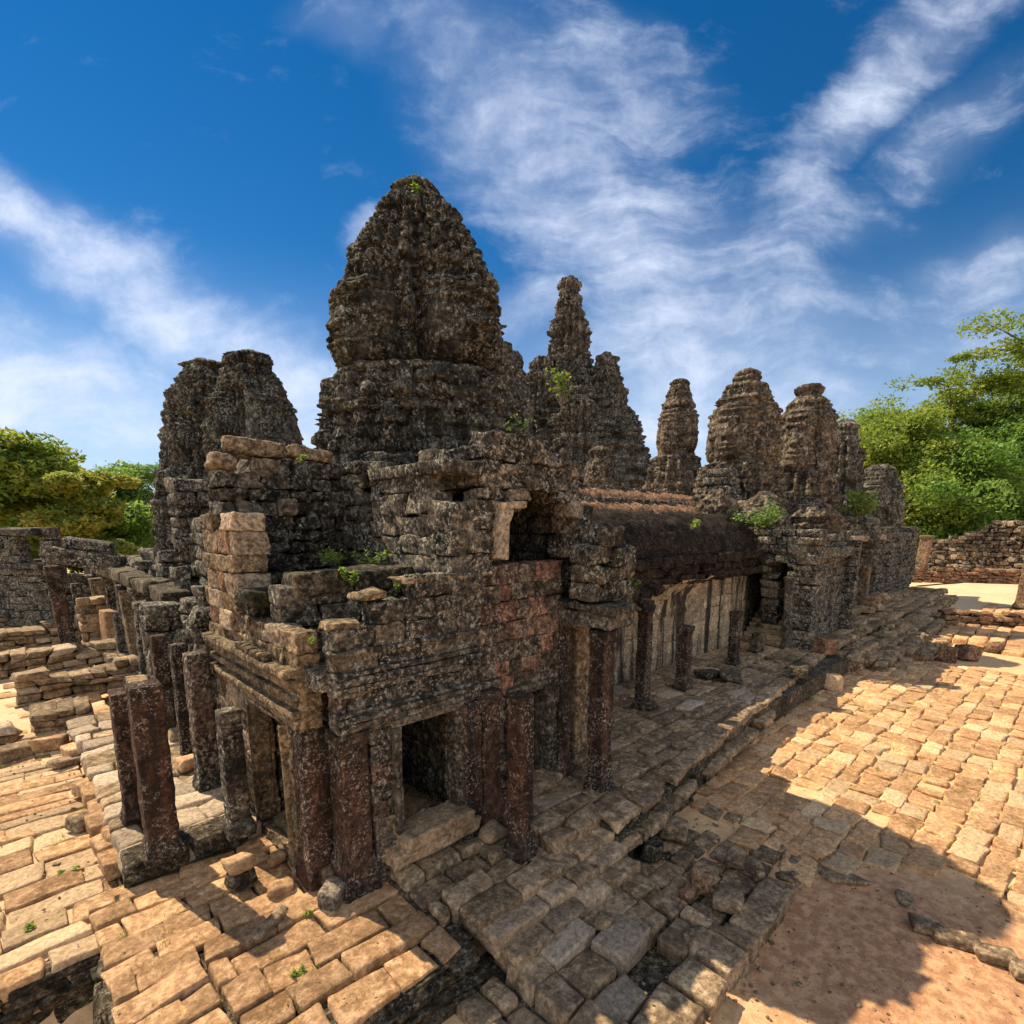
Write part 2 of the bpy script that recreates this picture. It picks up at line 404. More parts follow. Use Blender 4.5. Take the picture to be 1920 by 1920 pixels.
def in_poly(poly):
    def f(x, y):
        c = False; j = len(poly) - 1
        for i in range(len(poly)):
            xi, yi = poly[i]; xj, yj = poly[j]
            if (yi > y) != (yj > y) and x < (xj - xi) * (y - yi) / (yj - yi) + xi: c = not c
            j = i
        return c
    return f

def square_post(name, mat, parent, c, prof, yaw=0., lean=(0, 0), seed=0, amp=.011, seg=10, dz=.035, red=0., fine=.010, redtop=9.):
    """square shaft from a profile of (z, half width); local rings with rounded arrises, worn by noise"""
    zs = []; hw = []
    for (za, wa), (zb, wb) in zip(prof[:-1], prof[1:]):
        m = max(1, int(math.ceil(abs(zb - za) / dz)))
        for i in range(m): zs.append(za + (zb - za) * i / m); hw.append(wa + (wb - wa) * i / m)
    zs.append(prof[-1][0]); hw.append(prof[-1][1])
    zs = np.array(zs); hw = np.array(hw)
    t = np.linspace(-1, 1, seg + 1)[:-1]
    ring = np.concatenate([np.stack([t, -np.ones(seg)], 1), np.stack([np.ones(seg), t], 1), np.stack([-t, np.ones(seg)], 1), np.stack([-np.ones(seg), -t], 1)])
    ln = np.sqrt((ring ** 2).sum(1)); ring = ring * np.where(ln > 1.32, .955, 1.)[:, None]
    m = len(ring)
    X = ring[None, :, 0] * hw[:, None]; Y = ring[None, :, 1] * hw[:, None]
    Z = np.repeat(zs[:, None], m, 1)
    ca, sa = math.cos(yaw), math.sin(yaw)
    V = np.stack([X * ca - Y * sa, X * sa + Y * ca, Z], -1).reshape(-1, 3)
    cap = len(V)
    F = grid_faces(len(zs), m, True)
    # lid: concentric ring then centre
    top0 = (len(zs) - 1) * m
    inner = V[top0:top0 + m] * [.5, .5, 1]; V = np.concatenate([V, inner, [[0, 0, zs[-1]]]])
    i = np.arange(m); j = (i + 1) % m
    F = np.concatenate([F, np.stack([top0 + i, top0 + j, cap + j, cap + i], 1)])
    k = np.arange(0, m, 2)
    F = np.concatenate([F, np.stack([cap + k, cap + (k + 1) % m, cap + (k + 2) % m, np.full(len(k), cap + m)], 1)])
    V[:, 0] += lean[0] * V[:, 2]; V[:, 1] += lean[1] * V[:, 2]
    S = V * 3.2 + seed * 13.7
    V = V + amp * np.stack([vnoise(S, 1), vnoise(S + 40, 2), vnoise(S + 80, 3)], 1)
    S = V * 13 + seed; V = V + fine * np.stack([vnoise(S, 4), vnoise(S + 40, 5), vnoise(S + 80, 6)], 1)
    V = V + np.array(c)
    T = np.zeros((len(V), 3)); T[:, 0] = .35 + .4 * (vnoise(V * 1.2, 9) * .5 + .5); T[:, 1] = red * np.clip(vnoise(V * [1.5, 1.5, .7] + seed, 7) + .45, 0, 1) * np.clip((redtop - V[:, 2]) * 2, 0, 1)
    return mesh(name, V, F, mat, parent, T)

def pillar(label, u, v, z0, z1, hw=.2, yaw=0., lean=(0, 0), seed=1, mat=None, base=True, cap=True, group='free standing square pillars', red=.8, name='stone_pillar'):
    t = thing(name, label, 'pillar', (u, v, z0), group); mat = mat or M_PILLAR
    c = np.array([u, v, 0.])
    def pl(z): return (c[0] + lean[0] * 0, c[1], z0)
    H = z1 - z0; zb = .26 if base else 0.; zc = H - (.24 if cap else 0.)
    if base: square_post('base', mat, t, pl(0), [(0 - .03, hw * 1.32), (.09, hw * 1.34), (.11, hw * 1.22), (.17, hw * 1.2), (.19, hw * 1.1), (.26, hw * 1.04)], yaw, lean, seed)
    square_post('shaft', mat, t, pl(0), [(zb, hw), (zb + .02, hw), (zc, hw * .96)], yaw, lean, seed + 1, red=red)
    if cap: square_post('capital', mat, t, pl(0), [(zc, hw * 1.02), (zc + .04, hw * 1.12), (zc + .07, hw * 1.08), (zc + .1, hw * 1.2), (H - .02, hw * 1.24), (H, hw * 1.18)], yaw, lean, seed + 2)
    return t

def face_relief(s, t):
    """calm carved face, s across in -1..1, t up in 0..1"""
    e = np.exp
    a = np.abs(s)
    h = .62 * e(-(s / .82) ** 4 - ((t - .45) / .52) ** 6)
    h += .34 * e(-(s / (.10 + .10 * np.clip((.66 - t) / .3, 0, 1))) ** 2) * np.clip((.72 - t) / .32, 0, 1) * (t > .385) + .16 * e(-(s / .24) ** 2 - ((t - .42) / .045) ** 2)
    h -= .20 * e(-((a - .33) / .2) ** 2 - ((t - .60) / .055) ** 2)
    h += .14 * e(-((a - .33) / .16) ** 2 - ((t - .57) / .030) ** 2)
    h += .16 * e(-((t - .70 + .10 * (a - .3) ** 2) / .030) ** 2) * e(-(a / .75) ** 4)
    h += .22 * e(-(s / .42) ** 4) * (e(-((t - .285) / .03) ** 2) + .9 * e(-((t - .205) / .032) ** 2)) - .10 * e(-(s / .42) ** 4 - ((t - .247) / .012) ** 2)
    h += .18 * e(-(s / .30) ** 2 - ((t - .09) / .07) ** 2)
    h += .16 * e(-((a - .95) / .08) ** 2) * (t > .12) * (t < .68)
    h += .30 * e(-(a / .9) ** 6) * ((t > .80) & (t < .86)) + .22 * e(-(a / .85) ** 6) * ((t > .89) & (t < .95))
    return h

def tower_surface(c, prof, yaw=0., seed=1, M=240, dz=.06, p=3.2, hc=.34, nb=26, jit=.05, groove=.035, eros=.12, faces=None, ribs=(), tiers=(), redent=.07, block=.5, vfac=1., gw=.035):
    """height field round a vertical axis: stepped plan, coursed blocks, tiers, carved faces, erosion"""
    prof = sorted(prof); za, zb = prof[0][0], prof[-1][0]
    K = int((zb - za) / dz) + 2
    z = np.linspace(za, zb, K); r = np.interp(z, [q[0] for q in prof], [q[1] for q in prof])
    th = np.linspace(0, 2 * math.pi, M, endpoint=False)
    TH, Z = np.meshgrid(th, z); RR = np.repeat(r[:, None], M, 1)
    sq = 1 / (np.abs(np.cos(TH)) ** p + np.abs(np.sin(TH)) ** p) ** (1 / p)
    sq = sq / (2 ** (.5 - 1 / p)) ** .5
    # redented corners
    q4 = np.abs(((TH / (math.pi / 2)) % 1) - .5) * 2          # 0 at corner diagonals, 1 at face middles
    step = np.floor(q4 * 4) / 4
    shp = sq * (1 + redent * (step - .5))
    row = np.floor((Z - za) / hc).astype(np.int64)
    fr = (Z - za) / hc - row
    nbr = np.maximum(6, np.round(2 * math.pi * np.interp(za + (row + .5) * hc, z, r) / block)).astype(np.int64)
    A = TH / (2 * math.pi) * nbr + h1(row, seed) * 3
    bi = np.floor(A).astype(np.int64); fa = A - bi; bi = bi % nbr
    rnd = h2(row, bi, seed + 3)
    FM = np.zeros_like(RR)
    if faces:
        fz0, fz1, famp, fhw = faces
        for kq in range(4):
            da = (TH - kq * math.pi / 2 + math.pi) % (2 * math.pi) - math.pi
            FM = np.maximum(FM, np.clip((1.0 - np.abs(da / fhw)) * 5, 0, 1) * np.clip(np.minimum((Z - fz0), (fz1 - Z)) / (.06 * (fz1 - fz0)), 0, 1))
    calm = 1 - .72 * FM
    D = RR * shp
    scale = np.clip(RR / 1.5, .35, 1.6)
    D = D + ((h1(row, seed + 5) - .5) * jit * scale + (rnd - .5) * 2.0 * jit * scale) * calm
    arc = 2 * math.pi * RR / nbr
    ez = np.minimum(fr, 1 - fr) * hc; ea = np.minimum(fa, 1 - fa) * arc
    D = D - groove * (np.exp(-(ez / gw) ** 2) + np.exp(-(ea / gw) ** 2) * .8) * (.5 + rnd) * calm
    for (z0, z1, per, amp) in tiers:                           # overhanging tiers
        w = (Z > z0) & (Z < z1); f = ((Z - z0) / per) % 1
        D = D + w * amp * (f ** 1.5 - .4) * scale
        lob = np.abs(np.sin(TH * 9 + np.floor((Z - z0) / per) * 1.57))
        D = D + w * amp * .7 * (lob - .5) * (f > .25) * scale
    for (z0, z1, cnt, amp) in ribs:                            # pilasters and niches
        w = (Z > z0) & (Z < z1)
        x = (TH / (2 * math.pi) * cnt) % 1
        D = D + calm * w * amp * (np.where((x > .28) & (x < .72), 1., -1.) + .5 * np.where((x > .42) & (x < .58), 1., 0.))
    if faces:
        z0, z1, amp, hwid = faces
        for kq in range(4):
            da = (TH - kq * math.pi / 2 + math.pi) % (2 * math.pi) - math.pi
            s = da / hwid; t = (Z - z0) / (z1 - z0)
            w = (np.abs(s) < 1.25) & (t > -.02) & (t < 1.02)
            D = np.where(w, D + amp * (face_relief(s, t) - .25), D)
    X = D * np.cos(TH + yaw); Y = D * np.sin(TH + yaw)
    P = np.stack([X, Y, Z], -1).reshape(-1, 3)
    N = np.stack([np.cos(TH + yaw), np.sin(TH + yaw), 0 * TH], -1).reshape(-1, 3)
    er = eros * fbm(P * .9 + seed * 7.7, seed, 3) + eros * .55 * fbm(P * 4. + seed, seed + 9, 3)
    er = er - eros * 1.1 * np.abs(vnoise(P * [2., 2., .75] + seed * 5.1, seed + 31)) * vfac + eros * .38 * vnoise(P * 9. + seed, seed + 41) - eros * .8 * np.clip(np.abs(vnoise(P * [3., 3., .8] + seed * 2.1, seed + 51)) * -6 + 1, 0, 1)
    pit = np.clip(vnoise(P * 2.3 + seed * 3.1, seed + 20) - .35, 0, 1) * eros * 1.3
    P = P + N * ((er - pit) * calm.ravel())[:, None]
    P[:, 2] += calm.ravel() * (eros * .5 * fbm(P * 2.1 + seed * 3, seed + 4, 2))
    P = P + np.array([c[0], c[1], 0])
    F = grid_faces(K, M, True)
    top = (K - 1) * M
    V = np.concatenate([P, P[top:].mean(0, keepdims=True) + [[0, 0, .04]]])
    i = np.arange(0, M, 2)
    F = np.concatenate([F, np.stack([top + i, top + (i + 1) % M, top + (i + 2) % M, np.full(len(i), len(V) - 1)], 1)])
    T = np.zeros((len(V), 3)); T[:-1, 0] = rnd.ravel(); T[-1, 0] = .5
    T[:-1, 2] = 0.
    return V, F, T

def z_of(py, D):                   # height at forward distance D that shows at row py
    x, f, u = ray(960, py); return CAM_H + u * D / f
def prof_px(D, rows, k=.94):
    out = []
    for (py, hw) in rows:
        z = z_of(py, D); zc = D * math.cos(PITCH) - (z - CAM_H) * math.sin(PITCH)
        out.append((z, hw / 1000 * zc * k))
    return out
def centre(px, D, py=960):
    p = at(px, py, D=D); return p[0], p[1]
def surf(name, mat, parent, **kw):
    V, F, T = tower_surface(**kw); return mesh(name, V, F, mat, parent, T)

def leaves(pts, size, rng, flat=.5):
    """many small leaf faces round the given points"""
    n = len(pts); nrm = rng.normal(0, 1, (n, 3)); nrm[:, 2] = np.abs(nrm[:, 2]) + flat
    nrm /= np.linalg.norm(nrm, axis=1, keepdims=True)
    a = rng.normal(0, 1, (n, 3)); t = np.cross(nrm, a); t /= np.linalg.norm(t, axis=1, keepdims=True); b = np.cross(nrm, t)
    s = (size * rng.uniform(.6, 1.3, n))[:, None]
    V = np.stack([pts - t * s, pts + b * s * .45 - nrm * s * .12, pts + t * s, pts - b * s * .45 - nrm * s * .12], 1).reshape(-1, 3)
    F = np.arange(n * 4).reshape(n, 4)
    return V, F
def tube(pts, rad, seg=7):
    pts = np.array(pts, float); V = []; F = []
    d = np.gradient(pts, axis=0); d /= np.linalg.norm(d, axis=1, keepdims=True) + 1e-9
    ref = np.array([.31, .95, .02])
    for p, q, r in zip(pts, d, rad):
        a = np.cross(q, ref); a /= np.linalg.norm(a) + 1e-9; b = np.cross(q, a)
        for k in range(seg):
            an = 2 * math.pi * k / seg; V.append(p + r * (math.cos(an) * a + math.sin(an) * b))
    return np.array(V), grid_faces(len(pts), seg, True)
def tree(label, px, D, z0, height, spread, mat, seed, leaf=.30, nleaf=30400, trunk_h=.35, flat=.45, cat='tree', group=None, name='broadleaf_tree', bark=True, crad=.16, nb=9):
    rng = np.random.RandomState(seed)
    x, y = centre(px, D); t = thing(name, label, cat, (x, y, z0), group); base = np.array([x, y, z0])
    TV = []; TF = []; off = 0; tips = []
    def add(pts, rad):
        nonlocal off
        V, F = tube(pts, rad); TV.append(V); TF.append(F + off); off += len(V)
    H = height; th = H * trunk_h; r0 = H * .018 + .06
    lean = rng.uniform(-.06, .06, 2)
    tp = [base + np.array([lean[0] * q * H + .15 * math.sin(q * 7 + seed), lean[1] * q * H + .12 * math.cos(q * 5), q * H * .82]) for q in np.linspace(0, 1, 9)]
    add(tp, [r0 * (1.35 if i == 0 else 1 - .085 * i) for i in range(9)])
    for b in range(nb):
        q = trunk_h + (1 - trunk_h) * (b + rng.uniform(0, .8)) / nb
        i = min(7, int(q * 8)); st = tp[i] + (tp[i + 1] - tp[i]) * (q * 8 - i)
        az = b * 2.4 + rng.uniform(-.5, .5); ln = spread * (1.0 - .55 * max(0, q - .45)) * rng.uniform(.6, 1.05)
        up = H * rng.uniform(.08, .2)
        en = st + np.array([math.cos(az) * ln, math.sin(az) * ln, up]); md = (st + en) / 2 + np.array([0, 0, up * .35]) + rng.normal(0, .3, 3)
        pts = [st * (1 - w) ** 2 + 2 * md * w * (1 - w) + en * w * w for w in np.linspace(0, 1, 6)]
        add(pts, [r0 * .5 * (1 - .16 * j) for j in range(6)])
        for w in (.55, .8, 1.0):
            p0 = st * (1 - w) ** 2 + 2 * md * w * (1 - w) + en * w * w
            tips.append(p0)
            for s_ in range(2):
                e2 = p0 + rng.normal(0, 1, 3) * [spread * .24, spread * .24, H * .035] + [0, 0, H * .03]
                add([p0, (p0 + e2) / 2 + [0, 0, .1], e2], [r0 * .2, r0 * .14, r0 * .06]); tips.append(e2)
    tips.append(tp[-1]); tips.append(tp[-1] + [0, 0, H * .1])
    tips = np.array(tips)
    mesh('trunk', np.concatenate(TV), np.concatenate(TF), M_BARK, t, np.full((off, 3), [.5, 0, 0]))
    # leaf clumps at the twig ends, flattened
    k = len(tips); per = rng.multinomial(nleaf, rng.dirichlet(np.full(k, 4.)))
    pts = []; cl = []
    for p, m_ in zip(tips, per):
        rr = H * crad * rng.uniform(.5, 1.05)
        g = rng.normal(0, 1, (m_, 3)); g /= np.linalg.norm(g, axis=1, keepdims=True); g *= (rng.uniform(.15, 1, (m_, 1)) ** .45)
        g = g * [rr, rr, rr * flat]
        g *= (1 + .35 * vnoise((g + p) * 1.3, seed))[:, None]
        pts.append(p + g); cl.append(np.full(m_, rng.uniform(0, 1)))
    pts = np.concatenate(pts); cl = np.concatenate(cl)
    V, F = leaves(pts, leaf, rng)
    T = np.zeros((len(V), 3)); T[:, 0] = np.repeat(np.clip(cl * .7 + rng.uniform(0, .4, len(pts)), 0, 1), 4)
    T[:, 1] = np.repeat((rng.uniform(0, 1, len(pts)) > .8) * .8, 4)
    mesh('crown', V, F, mat, t, T, smooth=False)
    return t
def weed(label, c, h, spread, seed, n=170, leaf=.055, mat=None, cat='plant', name='weed_plant', group=None):
    rng = np.random.RandomState(seed); c = np.array(c, float); t = thing(name, label, cat, c.tolist(), group)
    TV = []; TF = []; off = 0; tips = []
    for i in range(max(3, int(n / 28))):
        e = c + np.array([rng.normal(0, spread), rng.normal(0, spread), h * rng.uniform(.45, 1.)])
        pts = [c, (c + e) / 2 + rng.normal(0, spread * .15, 3), e]; V, F = tube(pts, [h * .02, h * .014, h * .007], 5); TV.append(V); TF.append(F + off); off += len(V)
        tips += [pts[1], e, (pts[1] + e) / 2]
    mesh('stem', np.concatenate(TV), np.concatenate(TF), M_BARK, t, np.full((off, 3), [.5, 0, 0]))
    tips = np.array(tips)[rng.randint(0, len(tips), n)] + rng.normal(0, 1, (n, 3)) * spread * .28
    V, F = leaves(tips, leaf, rng, .7); T = np.zeros((len(V), 3)); T[:, 0] = np.repeat(rng.uniform(0, 1, n), 4); T[:, 1] = np.repeat((rng.uniform(0, 1, n) > .75) * .7, 4)
    mesh('foliage', V, F, mat or M_WEED, t, T, smooth=False)
    return t
def loose_block(label, c, h, rot, seed, mat=None, r=.05, n=5, cat='stone block', name='loose_block', group='loose stone blocks', red=0., pale=0., amp=.035, warp=.14):
    B = Mason(seed); B.add((0, 0, 0), h, rot, r, n, red, pale, rnd=.3 + .5 * random.Random(seed).random())
    V, F, T = B.arrays(amp=amp, freq=2.8, fine=.012, warp=warp)
    V = V + np.array(c)
    return tag(mesh(name, V, F, mat or M_PLAT, None, T, loc=c), label, cat, group)

# ================================================================== SETTING: ground and paving
def sheet(name, poly_fn, x0, x1, y0, y1, step, zf, mat):
    nx = int((x1 - x0) / step) + 1; ny = int((y1 - y0) / step) + 1
    X, Y = np.meshgrid(np.linspace(x0, x1, nx), np.linspace(y0, y1, ny))
    P = np.stack([X.ravel(), Y.ravel(), np.zeros(X.size)], 1); P[:, 2] = zf(P)
    return mesh(name, P, grid_faces(ny, nx), mat)
def earth2():                       # red dirt by the landing, sand away from it
    m = bpy.data.materials.new('sandy_ground'); m.use_nodes = True; k = NT(m.node_tree)
    out = k.n('ShaderNodeOutputMaterial'); b = k.n('ShaderNodeBsdfPrincipled'); k.l(b.outputs[0], out.inputs[0])
    P = k.n('ShaderNodeNewGeometry').outputs['Position']
    n1 = k.noise(P, .9, 6, .65); n2 = k.noise(P, 6, 8, .7); n3 = k.noise(P, 60, 3, .6); n4 = k.noise(P, 22, 5, .7)
    d = k.vmath('DISTANCE', P, (4.9, -5.4, -.85)).outputs['Value']
    f = k.ramp(k.math('ADD', d, k.math('MULTIPLY', n1, 2.6)), 2.6, 4.6)
    dirt = k.mix(k.ramp(n2, .40, .62), (.33, .165, .080, 1), (.54, .31, .165, 1))
    dirt = k.mix(k.ramp(n4, .56, .70, 0, .7), dirt, (.17, .085, .05, 1))
    sand = k.mix(k.ramp(n2, .4, .62), (.55, .345, .175, 1), (.66, .44, .24, 1))
    c = k.mix(f, dirt, sand); c = k.mix(k.ramp(n3, .63, .70, 0, .5), c, (.16, .10, .065, 1))
    k.l(c, b.inputs['Base Color']); b.inputs['Roughness'].default_value = .96
    bp = k.n('ShaderNodeBump'); bp.inputs['Strength'].default_value = .55; bp.inputs['Distance'].default_value = .04
    k.l(k.math('ADD', n2, k.math('ADD', k.math('MULTIPLY', n3, .35), k.math('MULTIPLY', n4, .5))), bp.inputs['Height']); k.l(bp.outputs[0], b.inputs['Normal'])
    return m
M_GROUND = earth2()
def ground_z(P): return -.872 - 1.4 * ((P[:, 0] < -2.6) & (P[:, 1] < 1.4) & (P[:, 1] > -9)) + .018 * fbm(P * .9 + 3, 5, 3) + .006 * vnoise(P * 7, 9)
X = np.concatenate([np.linspace(-600, -22, 10), np.arange(-20, 70, .5), np.linspace(72, 900, 12)])
Y = np.concatenate([np.linspace(-500, -26, 10), np.arange(-24, 60, .5), np.linspace(62, 900, 12)])
GX, GY = np.meshgrid(X, Y); GP = np.stack([GX.ravel(), GY.ravel(), np.zeros(GX.size)], 1); GP[:, 2] = ground_z(GP)
structure(mesh('ground', GP, grid_faces(len(Y), len(X)), M_GROUND))
structure(sheet('dirt_patch', None, 1.2, 11, -12, -1.6, .06, lambda P: ground_z(P) + .006 + .022 * fbm(P * 2.6, 15, 4) + .008 * vnoise(P * 13, 8), M_GROUND))

# courtyard of worn flat stones to the right
def court_keep(x, y):
    edge = -1.15 + .085 * (min(x, 19) - 8.4) if x < 19 else -.4
    if y > edge - .05: return False
    # bare dirt triangle beside the landing
    lim = 6.2 + .55 * math.sin(y * 2.1) + .35 * math.sin(y * 5.3)
    return x > lim + max(0, (-3.2 - y) * .42)
B = Mason(11)
pave(B, 5.5, 24.5, -14, .2, lambda x, y: -.806 + .012 * math.sin(x * .8 + y), rw=(.34, .58), ln=(.34, .82), th=.2, jz=.022, tilt=.018, gap=.010, n=8, r=.024, keep=court_keep, drop=.025, ang=R(-2), pale=.25, jitter=.02)
structure(B.build('courtyard_paving', M_COURT, amp=.032, freq=2.2, fine=.012, warp=.16))
B = Mason(12)
for (px, py, L, W, a) in [(1535, 1590, .36, .36, .3), (1575, 1608, .4, .34, .25), (1575, 1640, .46, .6, .2), (1480, 1600, .5, .44, .5), (1470, 1640, .34, .3, .3), (1700, 1690, .35, .2, .1), (1520, 1622, .2, .2, .4)]:
    p = at(px, py, z=-.85); B.add((p[0], p[1], -.915), (L / 2, W / 2, .10), (0, 0, R(30) + a), .07, 5)
structure(B.build('sunken_flagstones', M_PLAT, amp=.04, freq=2.5, warp=.3))

# gallery platform, its terrace edge and the slab terrace in front
def edge_v(u):                       # outer edge of the platform
    pts = [(-3, -1.2), (2.6, -1.25), (2.7, -1.62), (4.5, -1.62), (8.4, -1.22), (18.7, -.30), (40, .2)]
    for (a, b), (c, d) in zip(pts[:-1], pts[1:]):
        if u <= c: return b + (d - b) * (u - a) / (c - a)
    return .2
B = Mason(21)
pave(B, 2.65, 30, -1.75, 2.9, lambda x, y: -.02 + .03 * math.sin(x * .7 + y * 2), rw=(.34, .5), ln=(.45, 1.05), th=.3, jz=.035, tilt=.022, gap=.014, n=7, r=.03, keep=lambda x, y: y > edge_v(x) + .16, jitter=.012, pale=.08)
pave(B, .62, 2.65, -1.25, .02, lambda x, y: -.12 - .05 * (y < -.6), rw=(.36, .44), ln=(.45, .8), th=.36, jz=.035, tilt=.02, gap=.014, n=8, r=.03)
pave(B, -2.1, -.25, 2.42, 10.5, lambda x, y: -.01, rw=(.4, .7), ln=(.6, 1.1), th=.3, jz=.02, tilt=.015, gap=.012, n=5, r=.05, pale=.4)
pave(B, -.4, 3.2, 10.5, 30, lambda x, y: -.02, rw=(.5, .8), ln=(.6, 1.2), th=.3, jz=.05, tilt=.02, n=3, r=.05)
structure(B.build('gallery_platform', M_PLAT, amp=.03, freq=2.2, warp=.12))

B = Mason(22)
def zr(u, v): return -.3 + .02 * math.sin(u * 2.3 + v * 3.1)
pave(B, -2.55, -1.7, -1.66, .7, zr, rw=(.34, .40), ln=(.82, .9), th=.3, jz=.01, tilt=.006, gap=.006, n=8, r=.015)
pave(B, -1.68, .66, -1.70, .55, zr, rw=(.38, .55), ln=(.5, 1.35), th=.34, jz=.03, tilt=.016, gap=.016, n=9, r=.024)
pave(B, -2.55, -.35, .55, 2.42, lambda u, v: -.31, rw=(.36, .5), ln=(.5, 1.0), th=.3, jz=.02, tilt=.012, gap=.012, n=8, r=.022)
pave(B, -.42, -.0, 1.1, 2.42, lambda u, v: -.27, rw=(.35, .5), ln=(.3, .45), th=.3, n=7, r=.03)
pave(B, -.35, .0, .55, 1.1, lambda u, v: -.25, rw=(.3, .4), ln=(.3, .4), th=.3, n=5)
structure(B.build('slab_terrace', M_PAVE, amp=.025, freq=2.2, warp=.10))
# plinth course under the side pillars
B = Mason(23)
u = -2.1
while u < -.55:
    L = B.rng.uniform(.5, .85); L = min(L, -.5 - u); B.add((u + L / 2, 2.62, -.14), (L / 2 - .006, .24, .17), (0, 0, B.rng.gauss(0, .01)), .04, 5); u += L
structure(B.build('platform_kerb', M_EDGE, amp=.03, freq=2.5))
B = Mason(29)
for v in np.arange(2.95, 10.4, .62):
    if B.rng.random() < .72: B.add((-2.05 + B.rng.uniform(-.12, .10), v + .3, -.20 - B.rng.uniform(0, .12)), (B.rng.uniform(.16, .26), B.rng.uniform(.2, .3), .13), (B.rng.gauss(0, .06), B.rng.gauss(0, .06), B.rng.gauss(0, .12)), .03, 7)
structure(B.build('path_kerb', M_PAVE, amp=.03, freq=2.5))
# moulded front of the slab terrace
B = Mason(24)
for (z0, z1, out) in [(-2.3, -1.6, .1), (-1.6, -1.2, .14), (-1.2, -.80, .2), (-.80, -.66, .16), (-.66, -.56, .06), (-.56, -.46, .12), (-.46, -.36, .03)]:
    u = -2.9 if out > .1 else -2.6
    while u < .78:
        L = B.rng.uniform(.6, 1.2); b = min(u + L, .80)
        B.add(((u + b) / 2, -1.50 - out / 2, (z0 + z1) / 2), ((b - u) / 2 - .006, .2 + out / 2, (z1 - z0) / 2), (B.rng.gauss(0, .01), 0, B.rng.gauss(0, .006)), .03, 5); u = b
    v = -1.6
    while v < 1.2:                   # west end of the terrace
        L = B.rng.uniform(.5, .9); b = min(v + L, 1.25)
        B.add((-2.36 - out / 3, (v + b) / 2, (z0 + z1) / 2), (.2 + out / 3, (b - v) / 2 - .006, (z1 - z0) / 2), (0, 0, B.rng.gauss(0, .01)), .03, 4); v = b
    v = -1.5
    while v < -.9:
        B.add((.68 + out / 2, v + .22, (z0 + z1) / 2), (.16 + out / 2, .22, (z1 - z0) / 2), (0, 0, B.rng.gauss(0, .01)), .03, 4); v += .45
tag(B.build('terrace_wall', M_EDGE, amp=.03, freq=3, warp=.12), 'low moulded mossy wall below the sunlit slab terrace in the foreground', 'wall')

# steps and lower landing
B = Mason(25)
for i, (z, v0, v1) in enumerate([(-.17, -1.58, -1.25), (-.29, -1.86, -1.52), (-.41, -2.12, -1.80)]):
    u0 = .92 + .05 * i; u = u0
    while u < 3.75 - i * .05:
        L = B.rng.uniform(.5, 1.25); b = min(u + L, 3.8)
        B.add(((u + b) / 2, (v0 + v1) / 2 - .04, z - .16), ((b - u) / 2 - .008, .2, .16), (B.rng.gauss(0, .015), B.rng.gauss(0, .012), B.rng.gauss(0, .012)), .04, 6, 0, .3 if B.rng.random() < .3 else 0); u = b
structure(B.build('stone_steps', M_PLAT, amp=.02, freq=2.6, warp=.05))
B = Mason(26)
def lz(u, v): return -.55 - .05 * (v < -3.1) + .03 * math.sin(u * 3 + v * 2)
pave(B, .95, 3.6, -4.0, -2.05, lz, rw=(.42, .6), ln=(.5, .95), th=.3, jz=.03, tilt=.014, gap=.014, n=9, r=.02, keep=lambda x, y: not (2.3 < x < 2.9 and -3.3 < y < -2.8), jitter=.02, pale=.2)
pave(B, 3.5, 5.1, -4.0, -3.55, lambda u, v: -.6, rw=(.44, .46), ln=(.5, .7), th=.34, jz=.02, tilt=.012, n=9, r=.02)
pave(B, 3.6, 6.9, -3.45, -1.75, lambda u, v: -.74 - .03 * (u - 3.6), rw=(.34, .5), ln=(.34, .7), th=.25, jz=.04, tilt=.03, gap=.02, n=8, r=.035, drop=.10, jitter=.03)
pave(B, .3, .95, -4.5, -1.9, lambda u, v: -.74, rw=(.4, .6), ln=(.5, .7), th=.3, jz=.04, tilt=.03, n=5, r=.05)
structure(B.build('lower_landing', M_PLAT, amp=.025, freq=2.4, warp=.08))
B = Mason(27)                        # beyond the near corner of the landing, down by the frame edge
pave(B, .6, 2.7, -5.2, -4.0, lambda u, v: -.66, rw=(.4, .55), ln=(.45, .8), th=.3, jz=.04, tilt=.03, gap=.02, n=6, r=.06, keep=lambda x, y: x < 2.5 + (y + 4) * .5)
structure(B.build('landing_kerb', M_PAVE, amp=.03, freq=2.4))

# retaining wall of the platform
B = Mason(28); B2 = Mason(228)
knots = [(3.75, -1.66), (4.5, -1.66), (8.4, -1.25), (18.9, -.32)]
for (a, b), (c, d) in zip(knots[:-1], knots[1:]):
    L = math.hypot(c - a, d - b); dr = ((c - a) / L, (d - b) / L); rz = math.atan2(dr[1], dr[0])
    wall(B, (a, b), dr, L, -.95, -.14, .4, ch=(.14, .22), bl=(.3, .8), jit=.05, n=6, r=.025)
    for (z, out, hh, gap) in ((-.05, .02, .085, .05), (-.43, -.16, .09, .12)):
        u = 0
        while u < L:
            q = min(B.rng.uniform(.45, .95), L - u) + .001; o_ = out + B.rng.uniform(-.05, .05)
            if B.rng.random() > gap:
                B2.add((a + dr[0] * (u + q / 2) - dr[1] * (o_ + .12), b + dr[1] * (u + q / 2) + dr[0] * (o_ + .12), z + B.rng.uniform(-.02, .02)), (q / 2 - .01, .2, hh), (B.rng.gauss(0, .03), B.rng.gauss(0, .015), rz + B.rng.gauss(0, .02)), .03, 7)
            u += q
rw_ = thing('retaining_wall', 'rough mossy retaining wall holding the long gallery platform above the courtyard', 'wall', (11, -1, -.9))
B.build('wall_face', M_EDGE, rw_, amp=.04, freq=2.6, warp=.15)
B2.build('coping', M_PLAT, rw_, amp=.035, freq=2.6, warp=.12)

